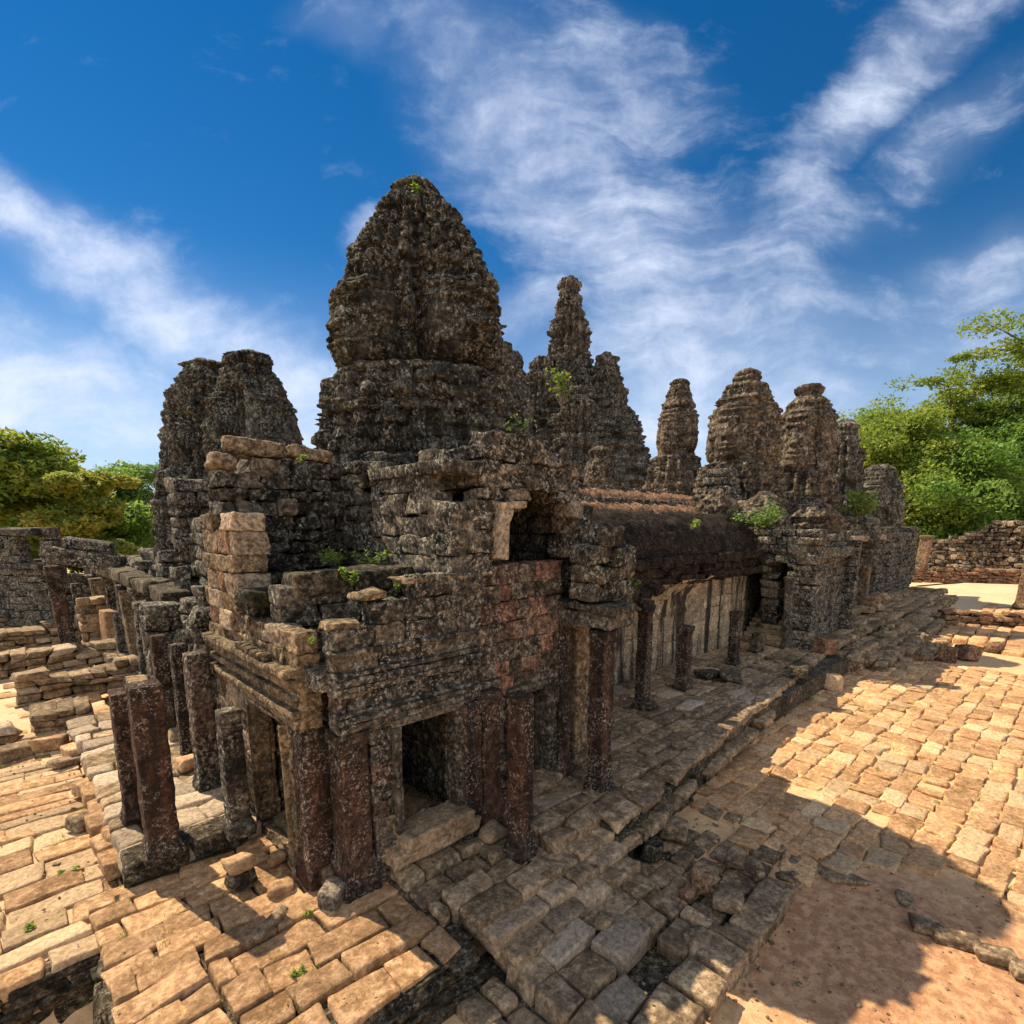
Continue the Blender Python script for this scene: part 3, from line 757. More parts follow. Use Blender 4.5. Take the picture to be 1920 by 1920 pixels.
# sunken court on the left
bed = Mason(30)
bed.add((-9.5, 12.35, -.70), (7.4, 10.6, .20), (0, 0, 0), .02, 3)
structure(bed.build('court_bed', M_SAND, amp=.0, fine=0, warp=0))
for nm_, (u0, u1, v0, v1, zt_) in (('landing_bed', (.32, 4.9, -3.9, -1.5, -.825)), ('terrace_bed', (-2.4, .76, -1.45, 2.5, -.40)), ('platform_bed', (.6, 2.7, -1.2, .3, -.26)), ('gallery_bed', (2.75, 19.5, -1.0, 2.8, -.15))):
    bed = Mason(33); bed.add(((u0 + u1) / 2, (v0 + v1) / 2, zt_ - .3), ((u1 - u0) / 2, (v1 - v0) / 2, .3), (0, 0, 0), .02, 3)
    structure(bed.build(nm_, M_EDGE, amp=0, fine=0, warp=0))
B = Mason(31)
pave(B, -14, -2.1, 1.5, 5.6, lambda u, v: -.43 + .015 * math.sin(u * 3), rw=(.36, .6), ln=(.5, 1.2), th=.26, jz=.03, tilt=.018, gap=.016, n=8, r=.024, pale=.5)
pave(B, -14, -2.1, 5.6, 10.4, lambda u, v: -.46, rw=(.22, .5), ln=(.8, 2.2), th=.2, jz=.015, tilt=.008, gap=.007, n=5, r=.03, pale=.6)
pave(B, -14, -1.0, 10.4, 34, lambda u, v: -.5, rw=(.45, .8), ln=(.6, 1.6), th=.3, jz=.06, tilt=.02, n=3, r=.05, pale=.5, drop=.08)
structure(B.build('sunken_court_paving', M_PAVE, amp=.025, freq=2.2, warp=.1))
B = Mason(32)
for (z0, z1, out) in [(-2.3, -1.9, .1), (-1.9, -1.5, .06), (-1.5, -1.16, .1), (-1.16, -.9, .05), (-.9, -.72, .10), (-.72, -.6, .03), (-.6, -.5, .0)]:
    u = -9.
    while u < -2.6:
        L = B.rng.uniform(.5, 1.); B.add((u + L / 2, 1.66 - out / 2, (z0 + z1) / 2), (L / 2 - .01, .2, (z1 - z0) / 2), (0, 0, B.rng.gauss(0, .015)), .04, 5); u += L
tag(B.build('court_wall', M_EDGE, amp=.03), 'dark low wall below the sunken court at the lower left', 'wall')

# ================================================================== CORNER PAVILION
pav = thing('corner_pavilion', 'ruined sandstone corner pavilion with two dark doorways, red block wall and gaping upper window', 'temple building', (0, 0, -.3))
def crumble(base, amp, f, seed):
    return lambda s: base + amp * float(fbm(np.array([[s * f, seed * 3.1, .5]]), seed, 2)[0])
# front wall with doorway; above the pilasters it runs on to the corner
B = Mason(101)
def front_top(s): return (3.42 if s < .42 else 3.78 if s < 1.2 else 3.92) + .05 * math.sin(s * 5)
wall(B, (.01, .0), (1, 0), 2.36, -.3, front_top, .28, ch=(.24, .32), bl=(.4, .9), holes=[(-.1, .44, -.4, 2.04), (.86, 1.86, .36, 1.97)], jit=.010, n=11, r=.010, red=lambda s, z, g: .3 if g.random() < .10 else 0, pale=lambda s, z, g: .45 if g.random() < .10 else 0)
B.build('front_wall', M_WALL, pav, amp=.022, freq=3.2, fine=.022, warp=.035)
# side wall facing the left court, two heights
B = Mason(102)
wall(B, (-.25, 2.6), (0, -1), 2.09, -.3, lambda s: 3.25 + (.15 if s > 1.4 else 0), .28, ch=(.24, .32), bl=(.35, .7), holes=[(.22, 1.45, -.05, 2.0), (1.64, 2.2, -.4, 2.04)], jit=.010, n=11, r=.010, pale=lambda s, z, g: .6 if g.random() < .25 else 0)
wall(B, (-.25, 4.3), (0, -1), 1.7, -.3, crumble(4.75, .35, 1.2, 3), .5, ch=(.26, .38), bl=(.4, .8), jit=.03, n=10, r=.018, pale=lambda s, z, g: .7 if g.random() < .35 else 0, red=lambda s, z, g: .5 if g.random() < .12 else 0)
B.build('side_wall', M_SIDE, pav, amp=.022, freq=3.0, fine=.02, warp=.04)
# corner pilasters
square_post('pilaster', M_PILLAR, pav, (.22, .20, -.3), [(0, .27), (.2, .27), (.23, .25), (.42, .245), (.46, .225), (.52, .215), (.56, .20), (2.12, .20), (2.15, .22), (2.22, .23), (2.25, .215), (2.33, .22)], seed=3, amp=.012, seg=12, dz=.03, red=.9, redtop=1.8, fine=.014)
square_post('pilaster', M_PILLAR, pav, (-.06, .74, -.3), [(0, .25), (.2, .25), (.23, .23), (.42, .225), (.46, .205), (.52, .20), (.56, .185), (2.12, .185), (2.15, .205), (2.22, .21), (2.25, .195), (2.33, .20)], seed=8, amp=.012, seg=12, dz=.03, red=.8, redtop=1.8, fine=.014)
square_post('pilaster', M_PILLAR, pav, (2.12, .02, -.3), [(0, .23), (.4, .24), (.45, .2), (.55, .19), (.58, .17), (2.1, .165), (2.14, .2), (2.3, .21)], seed=13, amp=.022, red=.6)
square_post('pilaster', M_PILLAR, pav, (2.50, .02, -.3), [(0, .23), (.5, .24), (.55, .19), (2.2, .17), (2.24, .21), (2.4, .22)], seed=17, amp=.03, red=.8)
# door frames: jambs, lintel, sill
def frame(parent, o, d, s0, s1, z0, z1, out, mat, seed, w=.13, depth=.36, sill=True, setback=.0):
    d = np.array(d, float); nr = np.array([-d[1], d[0]]); rz = math.atan2(d[1], d[0]); B = Mason(seed)
    for lay, (ww, oo) in enumerate([(w, out), (w * .55, out + .035)]):
        for s in (s0 - (w - ww / 2 if lay else w / 2) + (w * .0), s1 + (w - ww / 2 if lay else w / 2)):
            c = np.array(o) + d * s + nr * (depth / 2 - oo); B.add((c[0], c[1], (z0 + z1) / 2), (ww / 2, depth / 2, (z1 - z0) / 2), (0, 0, rz), .012, 10)
        c = np.array(o) + d * (s0 + s1) / 2 + nr * (depth / 2 - oo); hz = w if lay == 0 else w * .5
        B.add((c[0], c[1], z1 + (w / 2 if lay == 0 else w * .75)), ((s1 - s0) / 2 + w, depth / 2, hz / 2), (0, 0, rz), .012, 10)
    f = B.build('door_frame', mat, parent, amp=.012, freq=3, fine=.008, warp=.02)
    if sill:
        B = Mason(seed + 1); c = np.array(o) + d * (s0 + s1) / 2 + nr * (depth / 2 - out - .12)
        B.add((c[0], c[1], z0 - .10), ((s1 - s0) / 2 + .12, depth / 2 + .14, .10), (0, 0, rz), .025, 10)
        B.add((c[0], c[1] , z0 - .31), ((s1 - s0) / 2 + .3, depth / 2 + .09, .11), (0, 0, rz), .03, 10)
        B.build('sill', M_PLAT, f, amp=.02)
    return f
frame(pav, (.01, 0), (1, 0), .88, 1.84, .38, 1.95, .06, M_GREY, 111, depth=.26)
frame(pav, (-.25, 2.6), (0, -1), .24, 1.43, -.02, 1.98, .05, M_SIDE, 113, sill=False, depth=.26, w=.10)
# cornice mouldings over the doors
B = Mason(120)
for (z, h, o) in [(2.12, .05, -.02), (2.22, .045, .01), (2.30, .03, -.03), (2.62, .045, -.03), (2.72, .05, .0), (2.82, .03, -.03), (3.1, .035, -.04)]:
    u = -.02
    while u < 2.3:
        L = B.rng.uniform(.7, 1.3); b = min(u + L, 2.34); B.add(((u + b) / 2, .05 - o, z), ((b - u) / 2 - .003, .14, h), (0, 0, B.rng.gauss(0, .006)), .02, 5); u = b
B.build('cornice', M_WALL, pav, amp=.012, freq=4, fine=.018, warp=.02)
B = Mason(121)
for (z, h, o) in [(2.12, .06, .05), (2.24, .05, .10), (2.44, .05, .06), (2.66, .06, .10), (2.80, .05, .16)]:
    v = .55
    while v < 4.2:
        L = B.rng.uniform(.4, .9); b = min(v + L, 4.25); B.add((-.12 - o, (v + b) / 2, z), (.15, (b - v) / 2 - .003, h), (0, 0, B.rng.gauss(0, .006)), .02, 5); v = b
for i in range(9): B.add((-.34, 1.35 + i * .14, 2.90), (.07, .045, .05), (0, 0, 0), .02, 4)
B.build('side_cornice', M_SIDE, pav, amp=.014, freq=4, fine=.016, warp=.03)
# broken coping over the front wall
B = Mason(122)
for (u, v, z, a, b_, c) in [(.20, .22, 3.44, .20, .20, .05), (.62, .22, 3.80, .20, .2, .05), (1.40, .2, 3.95, .36, .2, .04), (2.0, .2, 3.95, .26, .2, .04)]:
    B.add((u, v, z), (a, b_, c), (B.rng.gauss(0, .03), B.rng.gauss(0, .03), B.rng.gauss(0, .04)), .05, 6, 0, .0)
B.build('coping', M_SIDE, pav, amp=.035, freq=3., fine=.02, warp=.12)
# second tier slab and stub walls behind
B = Mason(123)
wall(B, (-.1, 1.3), (1, 0), 2.6, 2.6, 3.72, .5, jit=.03, n=8, r=.03)
wall(B, (-.2, 2.15), (1, 0), 1.2, 2.6, 3.6, .4, jit=.04, n=8, r=.03)
B.build('upper_wall', M_WALL, pav, amp=.04, freq=2.6)
B = Mason(124)
for (a, b_) in [(.12, .95), (.97, 1.62), (1.64, 2.45)]: B.add(((a + b_) / 2, 1.55, 3.88), ((b_ - a) / 2, .34, .16), (B.rng.gauss(0, .015), B.rng.gauss(0, .01), B.rng.gauss(0, .01)), .035, 10)
for (a, b_) in [(-.35, .5), (.52, 1.0)]: B.add(((a + b_) / 2, 2.2, 3.62), ((b_ - a) / 2, .3, .12), (0, .02, .02), .04, 10)
B.build('coping_slab', M_EDGE, pav, amp=.04, freq=2.2)
# tall rear wall with the log-like ridge stone
B = Mason(125)
wall(B, (-.15, 3.35), (1, 0), 2.3, 2.2, lambda s: (5.55 if s < .5 else 5.8) + .1 * math.sin(s * 4), .7, ch=(.17, .30), bl=(.2, .5), jit=.05, n=10, r=.022, pale=lambda s, z, g: .4 if g.random() < .08 else 0)
wall(B, (1.9, 2.55), (1, 0), 1.5, 2.2, crumble(5.9, .4, 1., 10), .8, ch=(.17, .30), bl=(.2, .5), jit=.06, n=10, r=.022)
wall(B, (3.2, 1.75), (1, 0), 1.1, 2.2, crumble(5.2, .3, 1.4, 9), .6, ch=(.17, .28), bl=(.2, .45), jit=.06, n=10, r=.022)
B.build('rear_wall', M_TOWER, pav, amp=.05, freq=3.4, fine=.028, warp=.12)
B = Mason(126)
B.add((.50, 3.55, 5.98), (.50, .17, .13), (0, .03, .0), .10, 12, 0, .0); B.add((1.42, 3.55, 5.95), (.42, .17, .115), (0, .02, 0), .09, 12, 0, .0)
B.add((-.08, 3.5, 5.70), (.20, .25, .12), (0, .15, 0), .1, 6, 0, .4)
B.build('ridge_stone', M_SIDE, pav, amp=.03, freq=3., fine=.02)
# red block wall with a doorway low down and a gaping window above
B = Mason(130)
def redb(s, z, g):
    return g.uniform(.25, .85) if (z > 1.9 and g.random() < .42) else 0
wall(B, (2.36, .10), (1, 0), 2.05, -.3, 4.12, .5, ch=(.24, .36), bl=(.28, .62), holes=[(.79, 1.70, .2, 1.85)], jit=.012, n=11, r=.010, red=redb, pale=lambda s, z, g: .5 if g.random() < .06 else 0)
B.build('red_block_wall', M_REDW, pav, amp=.022, freq=3, fine=.018, warp=.035)
frame(pav, (2.36, .1), (1, 0), .81, 1.68, .2, 1.83, .07, M_GREY, 131, w=.15)
B = Mason(132)
wall(B, (1.95, .05), (1, 0), .78, 3.9, 5.05, .55, ch=(.28, .45), bl=(.3, .5), jit=.04, n=10, r=.025)
wall(B, (2.62, .10), (1, 0), 2.25, 4.12, lambda s: 5.72 + .50 * math.sin(min(max(s + .05, 0), 1.8) * 1.75), .6, ch=(.17, .26), bl=(.26, .5), jit=.06, n=10, r=.03, pale=lambda s, z, g: .5 if g.random() < .3 else 0, holes=[(.37, 2.04, 4.1, 4.92), (.74, 1.94, 4.92, 5.09), (1.02, 1.6, 5.09, 5.27)])
wall(B, (2.3, .62), (1, 0), 2.0, 5.3, crumble(5.9, .3, 1.5, 12), .8, ch=(.25, .36), bl=(.3, .6), jit=.06, n=8, r=.03)
for sx in (2.0, 4.9): wall(B, (sx, 2.2), (0, -1), 1.6, 3.9, 5.4, .4, n=4)
wall(B, (2.0, 2.1), (1, 0), 3.3, 3.9, 5.6, .4, n=4)
B.build('window_wall', M_WALL, pav, amp=.04, freq=3., fine=.022, warp=.10)
for q in (0, 1):                     # pale stones lining the opening
    B = Mason(133 + q * 50)
    if q == 0:
        B.add((2.87, .20, 4.46), (.135, .27, .30), (0, .02, 0), .02, 10, 0, .9); B.add((2.92, .20, 4.86), (.11, .27, .12), (0, .35, 0), .03, 10, 0, .9); B.add((3.06, .18, 5.00), (.26, .28, .065), (0, -.1, 0), .04, 10, 0, .9)
    else:
        B.add((4.77, .2, 4.5), (.10, .26, .34), (0, -.03, 0), .03, 10, 0, .1); B.add((4.68, .2, 4.98), (.14, .27, .15), (0, .25, 0), .04, 10, 0, .5)
    B.build('window_jamb', M_SIDE if q == 0 else M_WALL, pav, amp=.025, freq=2.5)
# ceilings and inner walls keep the rooms dark
B = Mason(134)
wall(B, (.1, 2.45), (1, 0), 4.3, -.3, 2.7, .4, n=3)
wall(B, (2.12, 2.4), (0, -1), 1.9, -.3, 2.7, .3, n=3)
wall(B, (4.15, 2.4), (0, -1), 1.8, -.3, 3.9, .3, n=3)
wall(B, (.56, 2.45), (0, -1), 1.95, -.3, 2.7, .2, n=3)
B.build('inner_wall', M_WALL, pav)
B = Mason(135)
for i in range(5): B.add((.25 + .84 * i, 1.4, 2.75), (.415, 1.25, .13), (0, 0, 0), .03, 4)
B.build('ceiling', M_WALL, pav)
B = Mason(136)
for i in range(3): B.add((2.5 + .9 * i, 1.3, 3.85), (.445, .95, .10), (0, 0, 0), .03, 4)
B.build('upper_floor', M_WALL, pav)
B = Mason(137)
for i in range(3): B.add((2.4 + 1.0 * i, 1.25, 5.55), (.49, 1.1, .10), (0, 0, 0), .03, 4)
B.build('ceiling', M_WALL, pav)
B = Mason(138)
for i in range(5): B.add((.3 + .86 * i, 1.4, -.12), (.42, 1.05, .12), (0, 0, 0), .03, 4)
B.build('floor', M_PLAT, pav)
# bay beside the red wall: pilaster, entablature, hanging upper wall
square_post('pilaster', M_SIDE, pav, (5.02, .22, -.3), [(0, .26), (.45, .27), (.5, .2), (.9, .19), (2.0, .18), (2.03, .2), (3.1, .18), (3.14, .24), (3.3, .25)], seed=23, amp=.03)
square_post('pilaster', M_PILLAR, pav, (4.52, .2, -.3), [(0, .24), (.45, .24), (.5, .17), (3.1, .16), (3.14, .2), (3.3, .2)], seed=27, amp=.025, red=.4)
B = Mason(140)
B.add((4.72, -.30, 3.10), (.40, .72, .15), (0, 0, .02), .03, 14); B.add((4.72, -.32, 3.30), (.45, .78, .06), (0, .01, .02), .02, 14)
B.build('entablature', M_GREY, pav, amp=.05, freq=2.8, fine=.018)
B = Mason(141)
wall(B, (4.3, -.75), (1, 0), 1.15, 3.4, crumble(4.45, .2, 1.5, 5), .6, ch=(.26, .4), bl=(.3, .6), jit=.06, n=10, r=.05)
wall(B, (5.15, .55), (0, -1), 1.25, 3.4, crumble(4.4, .25, 1.5, 8), .3, ch=(.26, .4), bl=(.3, .6), jit=.06, n=8, r=.05)
wall(B, (4.86, .0), (1, 0), .4, 3.3, 5.0, .5, ch=(.26, .4), jit=.06, n=10, r=.05)
wall(B, (5.1, 1.1), (1, 0), 1.9, -.3, crumble(4.2, .3, 1., 2), .6, holes=[(.15, .9, .1, 2.4)], n=8, r=.03, jit=.04)
wall(B, (5.55, .1), (1, 0), 1.3, 2.75, crumble(3.55, .2, 1.2, 4), 1.1, ch=(.2, .3), bl=(.25, .5), jit=.09, n=8, r=.07)
B.build('porch_wall', M_WALL, pav, amp=.05, freq=2.8, fine=.02, warp=.15)

# ================================================================== LONG GALLERY
gal = thing('long_gallery', 'long roofed gallery with black vault, pale relief wall and dark stairway at its far end', 'temple building', (12, 2.8, 0))
B = Mason(150)
wall(B, (5.5, 2.8), (1, 0), 13.6, -.05, 2.95, .5, ch=(.34, .46), bl=(.6, 1.3), jit=.008, n=4, r=.012)
B.build('relief_wall', M_RELIEF, gal, amp=.015, freq=1.8)
def vault(u0, u1, pts, step_u, seed, ridge=.02, per=.42, nl=40):
    pts = np.array(pts, float); s = np.linspace(0, 1, nl); seg = np.linspace(0, 1, len(pts))
    vv = np.interp(s, seg, pts[:, 0]); zz = np.interp(s, seg, pts[:, 1])
    uu = np.arange(u0, u1, step_u); U, Vv = np.meshgrid(uu, vv); _, Zz = np.meshgrid(uu, zz)
    dv = np.gradient(vv); dz = np.gradient(zz); nn = np.hypot(dv, dz); nv = -dz / nn; nz = dv / nn
    P = np.stack([U.ravel(), Vv.ravel(), Zz.ravel()], 1); Nv = np.repeat(nv[:, None], len(uu), 1).ravel(); Nz = np.repeat(nz[:, None], len(uu), 1).ravel()
    srow = np.repeat(s[:, None], len(uu), 1).ravel()
    h = ridge * np.abs(np.sin(P[:, 0] * math.pi / per)) + .09 * fbm(P * 1.3, seed, 3) + .045 * vnoise(P * 4.5, seed + 3) + .03 * vnoise(P * 10, seed + 4) - .08 * np.clip(vnoise(P * [2.2, 1, 1], seed + 6) - .4, 0, 1)
    c = (srow * 9) % 1; h = h - .02 * np.exp(-(np.minimum(c, 1 - c) / .06) ** 2)
    P[:, 1] += Nv * h; P[:, 2] += Nz * h
    T = np.zeros((len(P), 3)); T[:, 0] = h2(np.floor(srow * 9), np.floor(P[:, 0] / 1.1 + np.floor(srow * 9) * .37), seed)
    return P, grid_faces(nl, len(uu)), T
P, F, T = vault(8.6, 19.0, [(2.42, 3.75), (2.50, 4.05), (2.66, 4.4), (2.95, 4.75), (3.35, 5.02), (3.8, 5.15), (4.3, 5.05), (4.8, 4.7)], .05, 4)
mesh('vault_roof', P, F, M_ROOF, gal, T)
B = Mason(151)
for (z0, z1, off, mt) in [(2.85, 3.12, .12, 0), (3.12, 3.45, .02, 0), (3.45, 3.75, .20, 0)]:
    u = 6.6
    while u < 19.2:
        L = B.rng.uniform(.35, .8); B.add((u + L / 2, 2.72 - off + B.rng.uniform(-.05, .05), (z0 + z1) / 2), (L / 2 - .004, .42, (z1 - z0) / 2), (B.rng.gauss(0, .02), B.rng.gauss(0, .01), B.rng.gauss(0, .02)), .04, 5); u += L
B.build('entablature', M_ROOF, gal, amp=.06, freq=2.6, fine=.025, warp=.15)
P, F, T = vault(11.3, 14.8, [(2.78, 1.7), (2.74, 2.2), (2.62, 2.55), (2.40, 2.8), (2.1, 2.95)], .06, 9, ridge=0)
mesh('half_vault', P, F, M_RELIEF, gal, T)
B = Mason(152)                       # broken vault stones left over the front aisle
for i in range(26):
    u = 7.2 + i * .46
    if 10.9 < u: continue
    B.add((u, 2.2 + B.rng.uniform(-.2, .1), 2.86 + B.rng.uniform(-.08, .08)), (.24, .3, .13), (B.rng.gauss(.35, .08), B.rng.gauss(0, .03), 0), .06, 5)
B.build('broken_vault', M_ROOF, gal, amp=.05, freq=2.4)
B = Mason(156)
for i in range(12): B.add((6.3 + B.rng.uniform(0, 1.8), 1.0 + B.rng.uniform(-.3, .6), 2.75 + i * .055), (.3, .3, .15), (0, B.rng.gauss(0, .05), B.rng.gauss(0, .2)), .08, 5)
B.build('broken_vault', M_ROOF, gal, amp=.05, freq=2.4)
B = Mason(153)
wall(B, (19.0, 4.6), (0, -1), 4.4, -.05, 4.6, .6, holes=[(1.70, 3.55, .0, 3.25)], ch=(.26, .4), jit=.07, n=5, r=.05, pale=lambda s, z, g: .4 if g.random() < .12 else 0)
wall(B, (19.05, 1.25), (0, -1), .8, 2.7, 4.0, .5, jit=.08, n=5, r=.05)
wall(B, (24.5, 4.2), (0, -1), 4., -.05, 4.2, .4, n=3)
for q in (3.15, .7): wall(B, (19.4, q), (1, 0), 5.2, -.05, 4.2, .3, n=3)
for q in range(7): B.add((19.7 + q * .8, 2., 3.6), (.41, 1.6, .2), (0, 0, 0), .01, 3)
B.build('end_wall', M_WALL, gal, amp=.06, freq=2.4, fine=.02)
B = Mason(154)
for i in range(7): B.add((19.2 + i * .26, 2.0, .08 + i * .17), (.3, .78, .10), (0, B.rng.gauss(0, .01), 0), .02, 5)
B.build('stairway', M_PLAT, gal, amp=.015)
# row of roofs behind the gallery: two small tiled roofs with finials
def tiled_roof(label, u0, u1, v0, zr_, seed):
    t = thing('tiled_gallery_roof', label, 'temple roof', (u0, v0, zr_ - 1))
    P, F, T = vault(u0, u1, [(v0 - 1.1, zr_ - 1.1), (v0 - .95, zr_ - .65), (v0 - .55, zr_ - .2), (v0, zr_), (v0 + .6, zr_ - .3), (v0 + 1., zr_ - 1)], .035, seed, ridge=.17, per=.34)
    mesh('roof_tiles', P, F, M_TILE, t, T)
    B = Mason(seed); u = u0
    while u < u1:
        B.add((u + .1, v0, zr_ + .12), (.10, .07, .15), (0, 0, 0), .06, 4); B.add((u + .1, v0 - 1.12, zr_ - 1.0), (.11, .07, .13), (0, 0, 0), .06, 4); u += .26
    B.build('finial_row', M_FAR, t, amp=.04)
    B = Mason(seed + 1); wall(B, (u0, v0 - .9), (1, 0), u1 - u0, 0, zr_ - 1.05, .6, ch=(.3, .45), n=3); B.build('wall', M_WALL, t, amp=.05)
tiled_roof('orange tiled roof with a row of stone finials behind the black vault', 11, 23.5, 8., 6.12, 160)
tiled_roof('lower tiled roof edge with dark finials just above the black vault ridge', 8.8, 19.2, 5.6, 5.42, 165)

# ================================================================== RIGHT WING
wing = thing('pillared_wing', 'far gallery wing with square pillars and tall dark openings beyond the stairway', 'temple building', (26, 2, 0))
B = Mason(170)
wall(B, (19.7, 1.75), (1, 0), 9.6, .1, crumble(4.2, .35, .7, 3), .7, holes=[(1.1, 1.7, .4, 2.9), (3.0, 3.7, .4, 2.9), (5.2, 5.9, .4, 2.9), (7.3, 8.0, .4, 2.9)], ch=(.28, .42), bl=(.35, .8), jit=.09, n=4, r=.06, pale=lambda s, z, g: .5 if g.random() < .15 else 0)
wall(B, (29.2, 1.9), (1, 0), 6.2, 4.15, crumble(5.0, .3, .6, 8), .8, ch=(.28, .42), jit=.08, n=4, r=.06, pale=lambda s, z, g: .6 if g.random() < .2 else 0)
wall(B, (35.2, 1.8), (1, 0), 12, .1, crumble(4.3, .6, .5, 2), .8, jit=.1, n=4, r=.06)
wall(B, (29.0, 4.2), (1, 0), 7, .1, 4.2, .5, n=3)
wall(B, (20, 3.4), (1, 0), 14, 3.6, crumble(5.6, .6, .4, 5), 1.2, ch=(.3, .45), jit=.12, n=4, r=.08, pale=lambda s, z, g: .5 if g.random() < .15 else 0)
wall(B, (21, 4.6), (1, 0), 16, 4.2, crumble(6.6, .9, .5, 6), 1.2, ch=(.3, .45), jit=.12, n=4, r=.08, pale=lambda s, z, g: .4 if g.random() < .12 else 0)
for i in range(6): B.add((29.8 + i * 1.1, 3.1, 4.3), (.54, 1.3, .14), (0, 0, 0), .03, 3)
B.build('wall', M_WALL, wing, amp=.07, freq=2., fine=.025, warp=.16)
for i, (u, h) in enumerate([(20.6, 3.0), (21.6, 3.1), (22.5, 3.0), (23.5, 3.1), (24.6, 3.0), (25.7, 3.1), (26.8, 3.0), (28.0, 3.0)]):
    square_post('pilaster', M_GREY if i % 3 else M_SIDE, wing, (u, 1.45, .1), [(0, .30), (.3, .29), (.34, .23), (h - .3, .22), (h - .26, .29), (h, .31)], seed=40 + i, amp=.04)
for i, u in enumerate([29.3, 30.6, 31.8, 33.0, 34.4]):
    square_post('column', M_SIDE if i in (0, 4) else M_GREY, wing, (u, 2.1 if i in (0, 4) else 2.9, .1), [(0, .34), (.25, .34), (.3, .26), (3.5, .25), (3.55, .34), (3.8, .36)], seed=60 + i, amp=.04)
B = Mason(172)
u = 29.
while u < 35.2:
    B.add((u + .5, 2.0, 4.0), (.5, .45, .16), (0, B.rng.gauss(0, .02), 0), .04, 4, 0, .5); u += 1.02
B.build('lintel', M_SIDE, wing, amp=.04)
# sculpted gables on the wing roof
for i, (px, py, D, w, h, mat) in enumerate([(1520, 960, 24.5, 1.3, 1.9, M_FARW), (1430, 950, 22.5, 1.1, 1.5, M_FARW), (1345, 940, 23., .9, 1.4, M_FARW), (1600, 975, 31, 1.3, 1.8, M_FAR)]):
    x, y = centre(px, D); z = z_of(py, D)
    surf('gable', mat, wing, c=(x, y), prof=[(z - 2.6, w * 1.15), (z - .9, w * 1.1), (z - .2, w * .95), (z + .25, w * .6), (z + .62, w * .22)], seed=80 + i, M=120, dz=.05, hc=.26, block=.34, eros=.14, tiers=[(z - .8, z + .6, .3, .12)], jit=.1)

# ================================================================== TOWERS
def tower(label, px, D, rows, seed, mat, face=None, M=260, dz=.05, k=.94, yaw=0., tiers_px=None, ribs_px=None, group='carved stone face towers', name='face_tower', body='shaft', cuts=(0, 0), **kw):
    x, y = centre(px, D, (rows[0][0] * .45 + 850 * .55)); pr = prof_px(D, rows, k); zb = min(p_[0] for p_ in pr)
    t = thing(name, label, 'tower', (x, y, zb), group)
    a = dict(c=(x, y), prof=pr, yaw=yaw, seed=seed, M=M, dz=dz)
    if face: a['faces'] = (z_of(face[1], D), z_of(face[0], D), face[2], face[3])
    if tiers_px: a['tiers'] = [(z_of(b_, D), z_of(a_, D), p_, am) for (a_, b_, p_, am) in tiers_px]
    if ribs_px: a['ribs'] = [(z_of(b_, D), z_of(a_, D), n_, am) for (a_, b_, n_, am) in ribs_px]
    a.update(kw)
    V, F, T = tower_surface(**a)
    za, zb_ = pr[0][0], pr[0][0]
    za = min(q[0] for q in pr); zt_ = max(q[0] for q in pr); K = int((zt_ - za) / a['dz']) + 2
    crown_py, base_py = cuts
    r1 = int((z_of(base_py, D) - za) / (zt_ - za) * (K - 1)); r2 = int((z_of(crown_py, D) - za) / (zt_ - za) * (K - 1))
    for nm, f0, f1 in (('base', 0, r1 * M), (body, r1 * M, r2 * M), ('crown', r2 * M, len(F))):
        Fp = F[f0:f1]; used, inv = np.unique(Fp, return_inverse=True)
        mesh(nm, V[used], inv.reshape(Fp.shape), mat, t, T[used])
    return t
tower('largest and nearest face tower, a tall dark bullet-shaped mass with a mossy flat top', 790, 12.8,
      [(350, 30), (354, 42), (366, 52), (388, 60), (395, 50), (400, 73), (428, 87), (435, 75), (440, 98), (468, 111), (475, 98), (480, 119), (513, 132), (520, 117), (526, 139), (560, 146), (600, 151), (640, 159), (685, 159), (708, 148), (718, 136), (723, 174), (745, 178), (790, 184), (850, 192), (950, 205), (1080, 215)],
      7, M_TOWER, cuts=(436, 720), face=(566, 714, .50, .58), M=640, dz=.020, hc=.26, block=.36, jit=.075, groove=.07, eros=.062, k=.965, ribs_px=[(400, 428, 30, .05), (440, 468, 30, .055), (480, 513, 28, .06), (526, 600, 28, .07), (612, 706, 26, .12), (735, 790, 20, .10), (800, 870, 24, .11)], p=2.35, redent=.08)
tower('broken twin-topped dark tower far left, with crown stones slipping off its top', 474, 20,
      [(662, 30), (668, 46), (684, 52), (692, 48), (700, 56), (730, 64), (770, 73), (810, 80), (850, 85), (868, 84), (872, 92), (900, 98), (960, 106), (1060, 116)],
      17, M_TOWER, cuts=(693, 870), face=(740, 862, .45, .60), M=360, dz=.045, hc=.30, block=.42, jit=.13, groove=.08, eros=.125, tiers_px=[(664, 760, .4, .12)], ribs_px=[(760, 866, 24, .05)], p=2.8, redent=.1)
tower('ragged lower lobe leaning against the broken left tower, its left shoulder', 398, 21.,
      [(682, 34), (688, 48), (700, 46), (708, 56), (740, 72), (790, 82), (850, 86), (870, 84), (900, 90), (960, 98), (1060, 104)],
      19, M_TOWER, cuts=(704, 870), M=280, dz=.05, hc=.30, block=.42, jit=.14, groove=.08, eros=.13, tiers_px=[(684, 780, .4, .12)], ribs_px=[(780, 900, 18, .06)], p=2.8)
tower('stepped stump of dark masonry below the ragged lobe, lowest step of the left tower', 338, 20.5, [(800, 22), (812, 34), (850, 40), (880, 42), (886, 50), (930, 56), (1000, 60), (1090, 64)], 23, M_TOWER, cuts=(818, 883), M=200, dz=.05, hc=.32, block=.45, jit=.11, groove=.07, eros=.10)
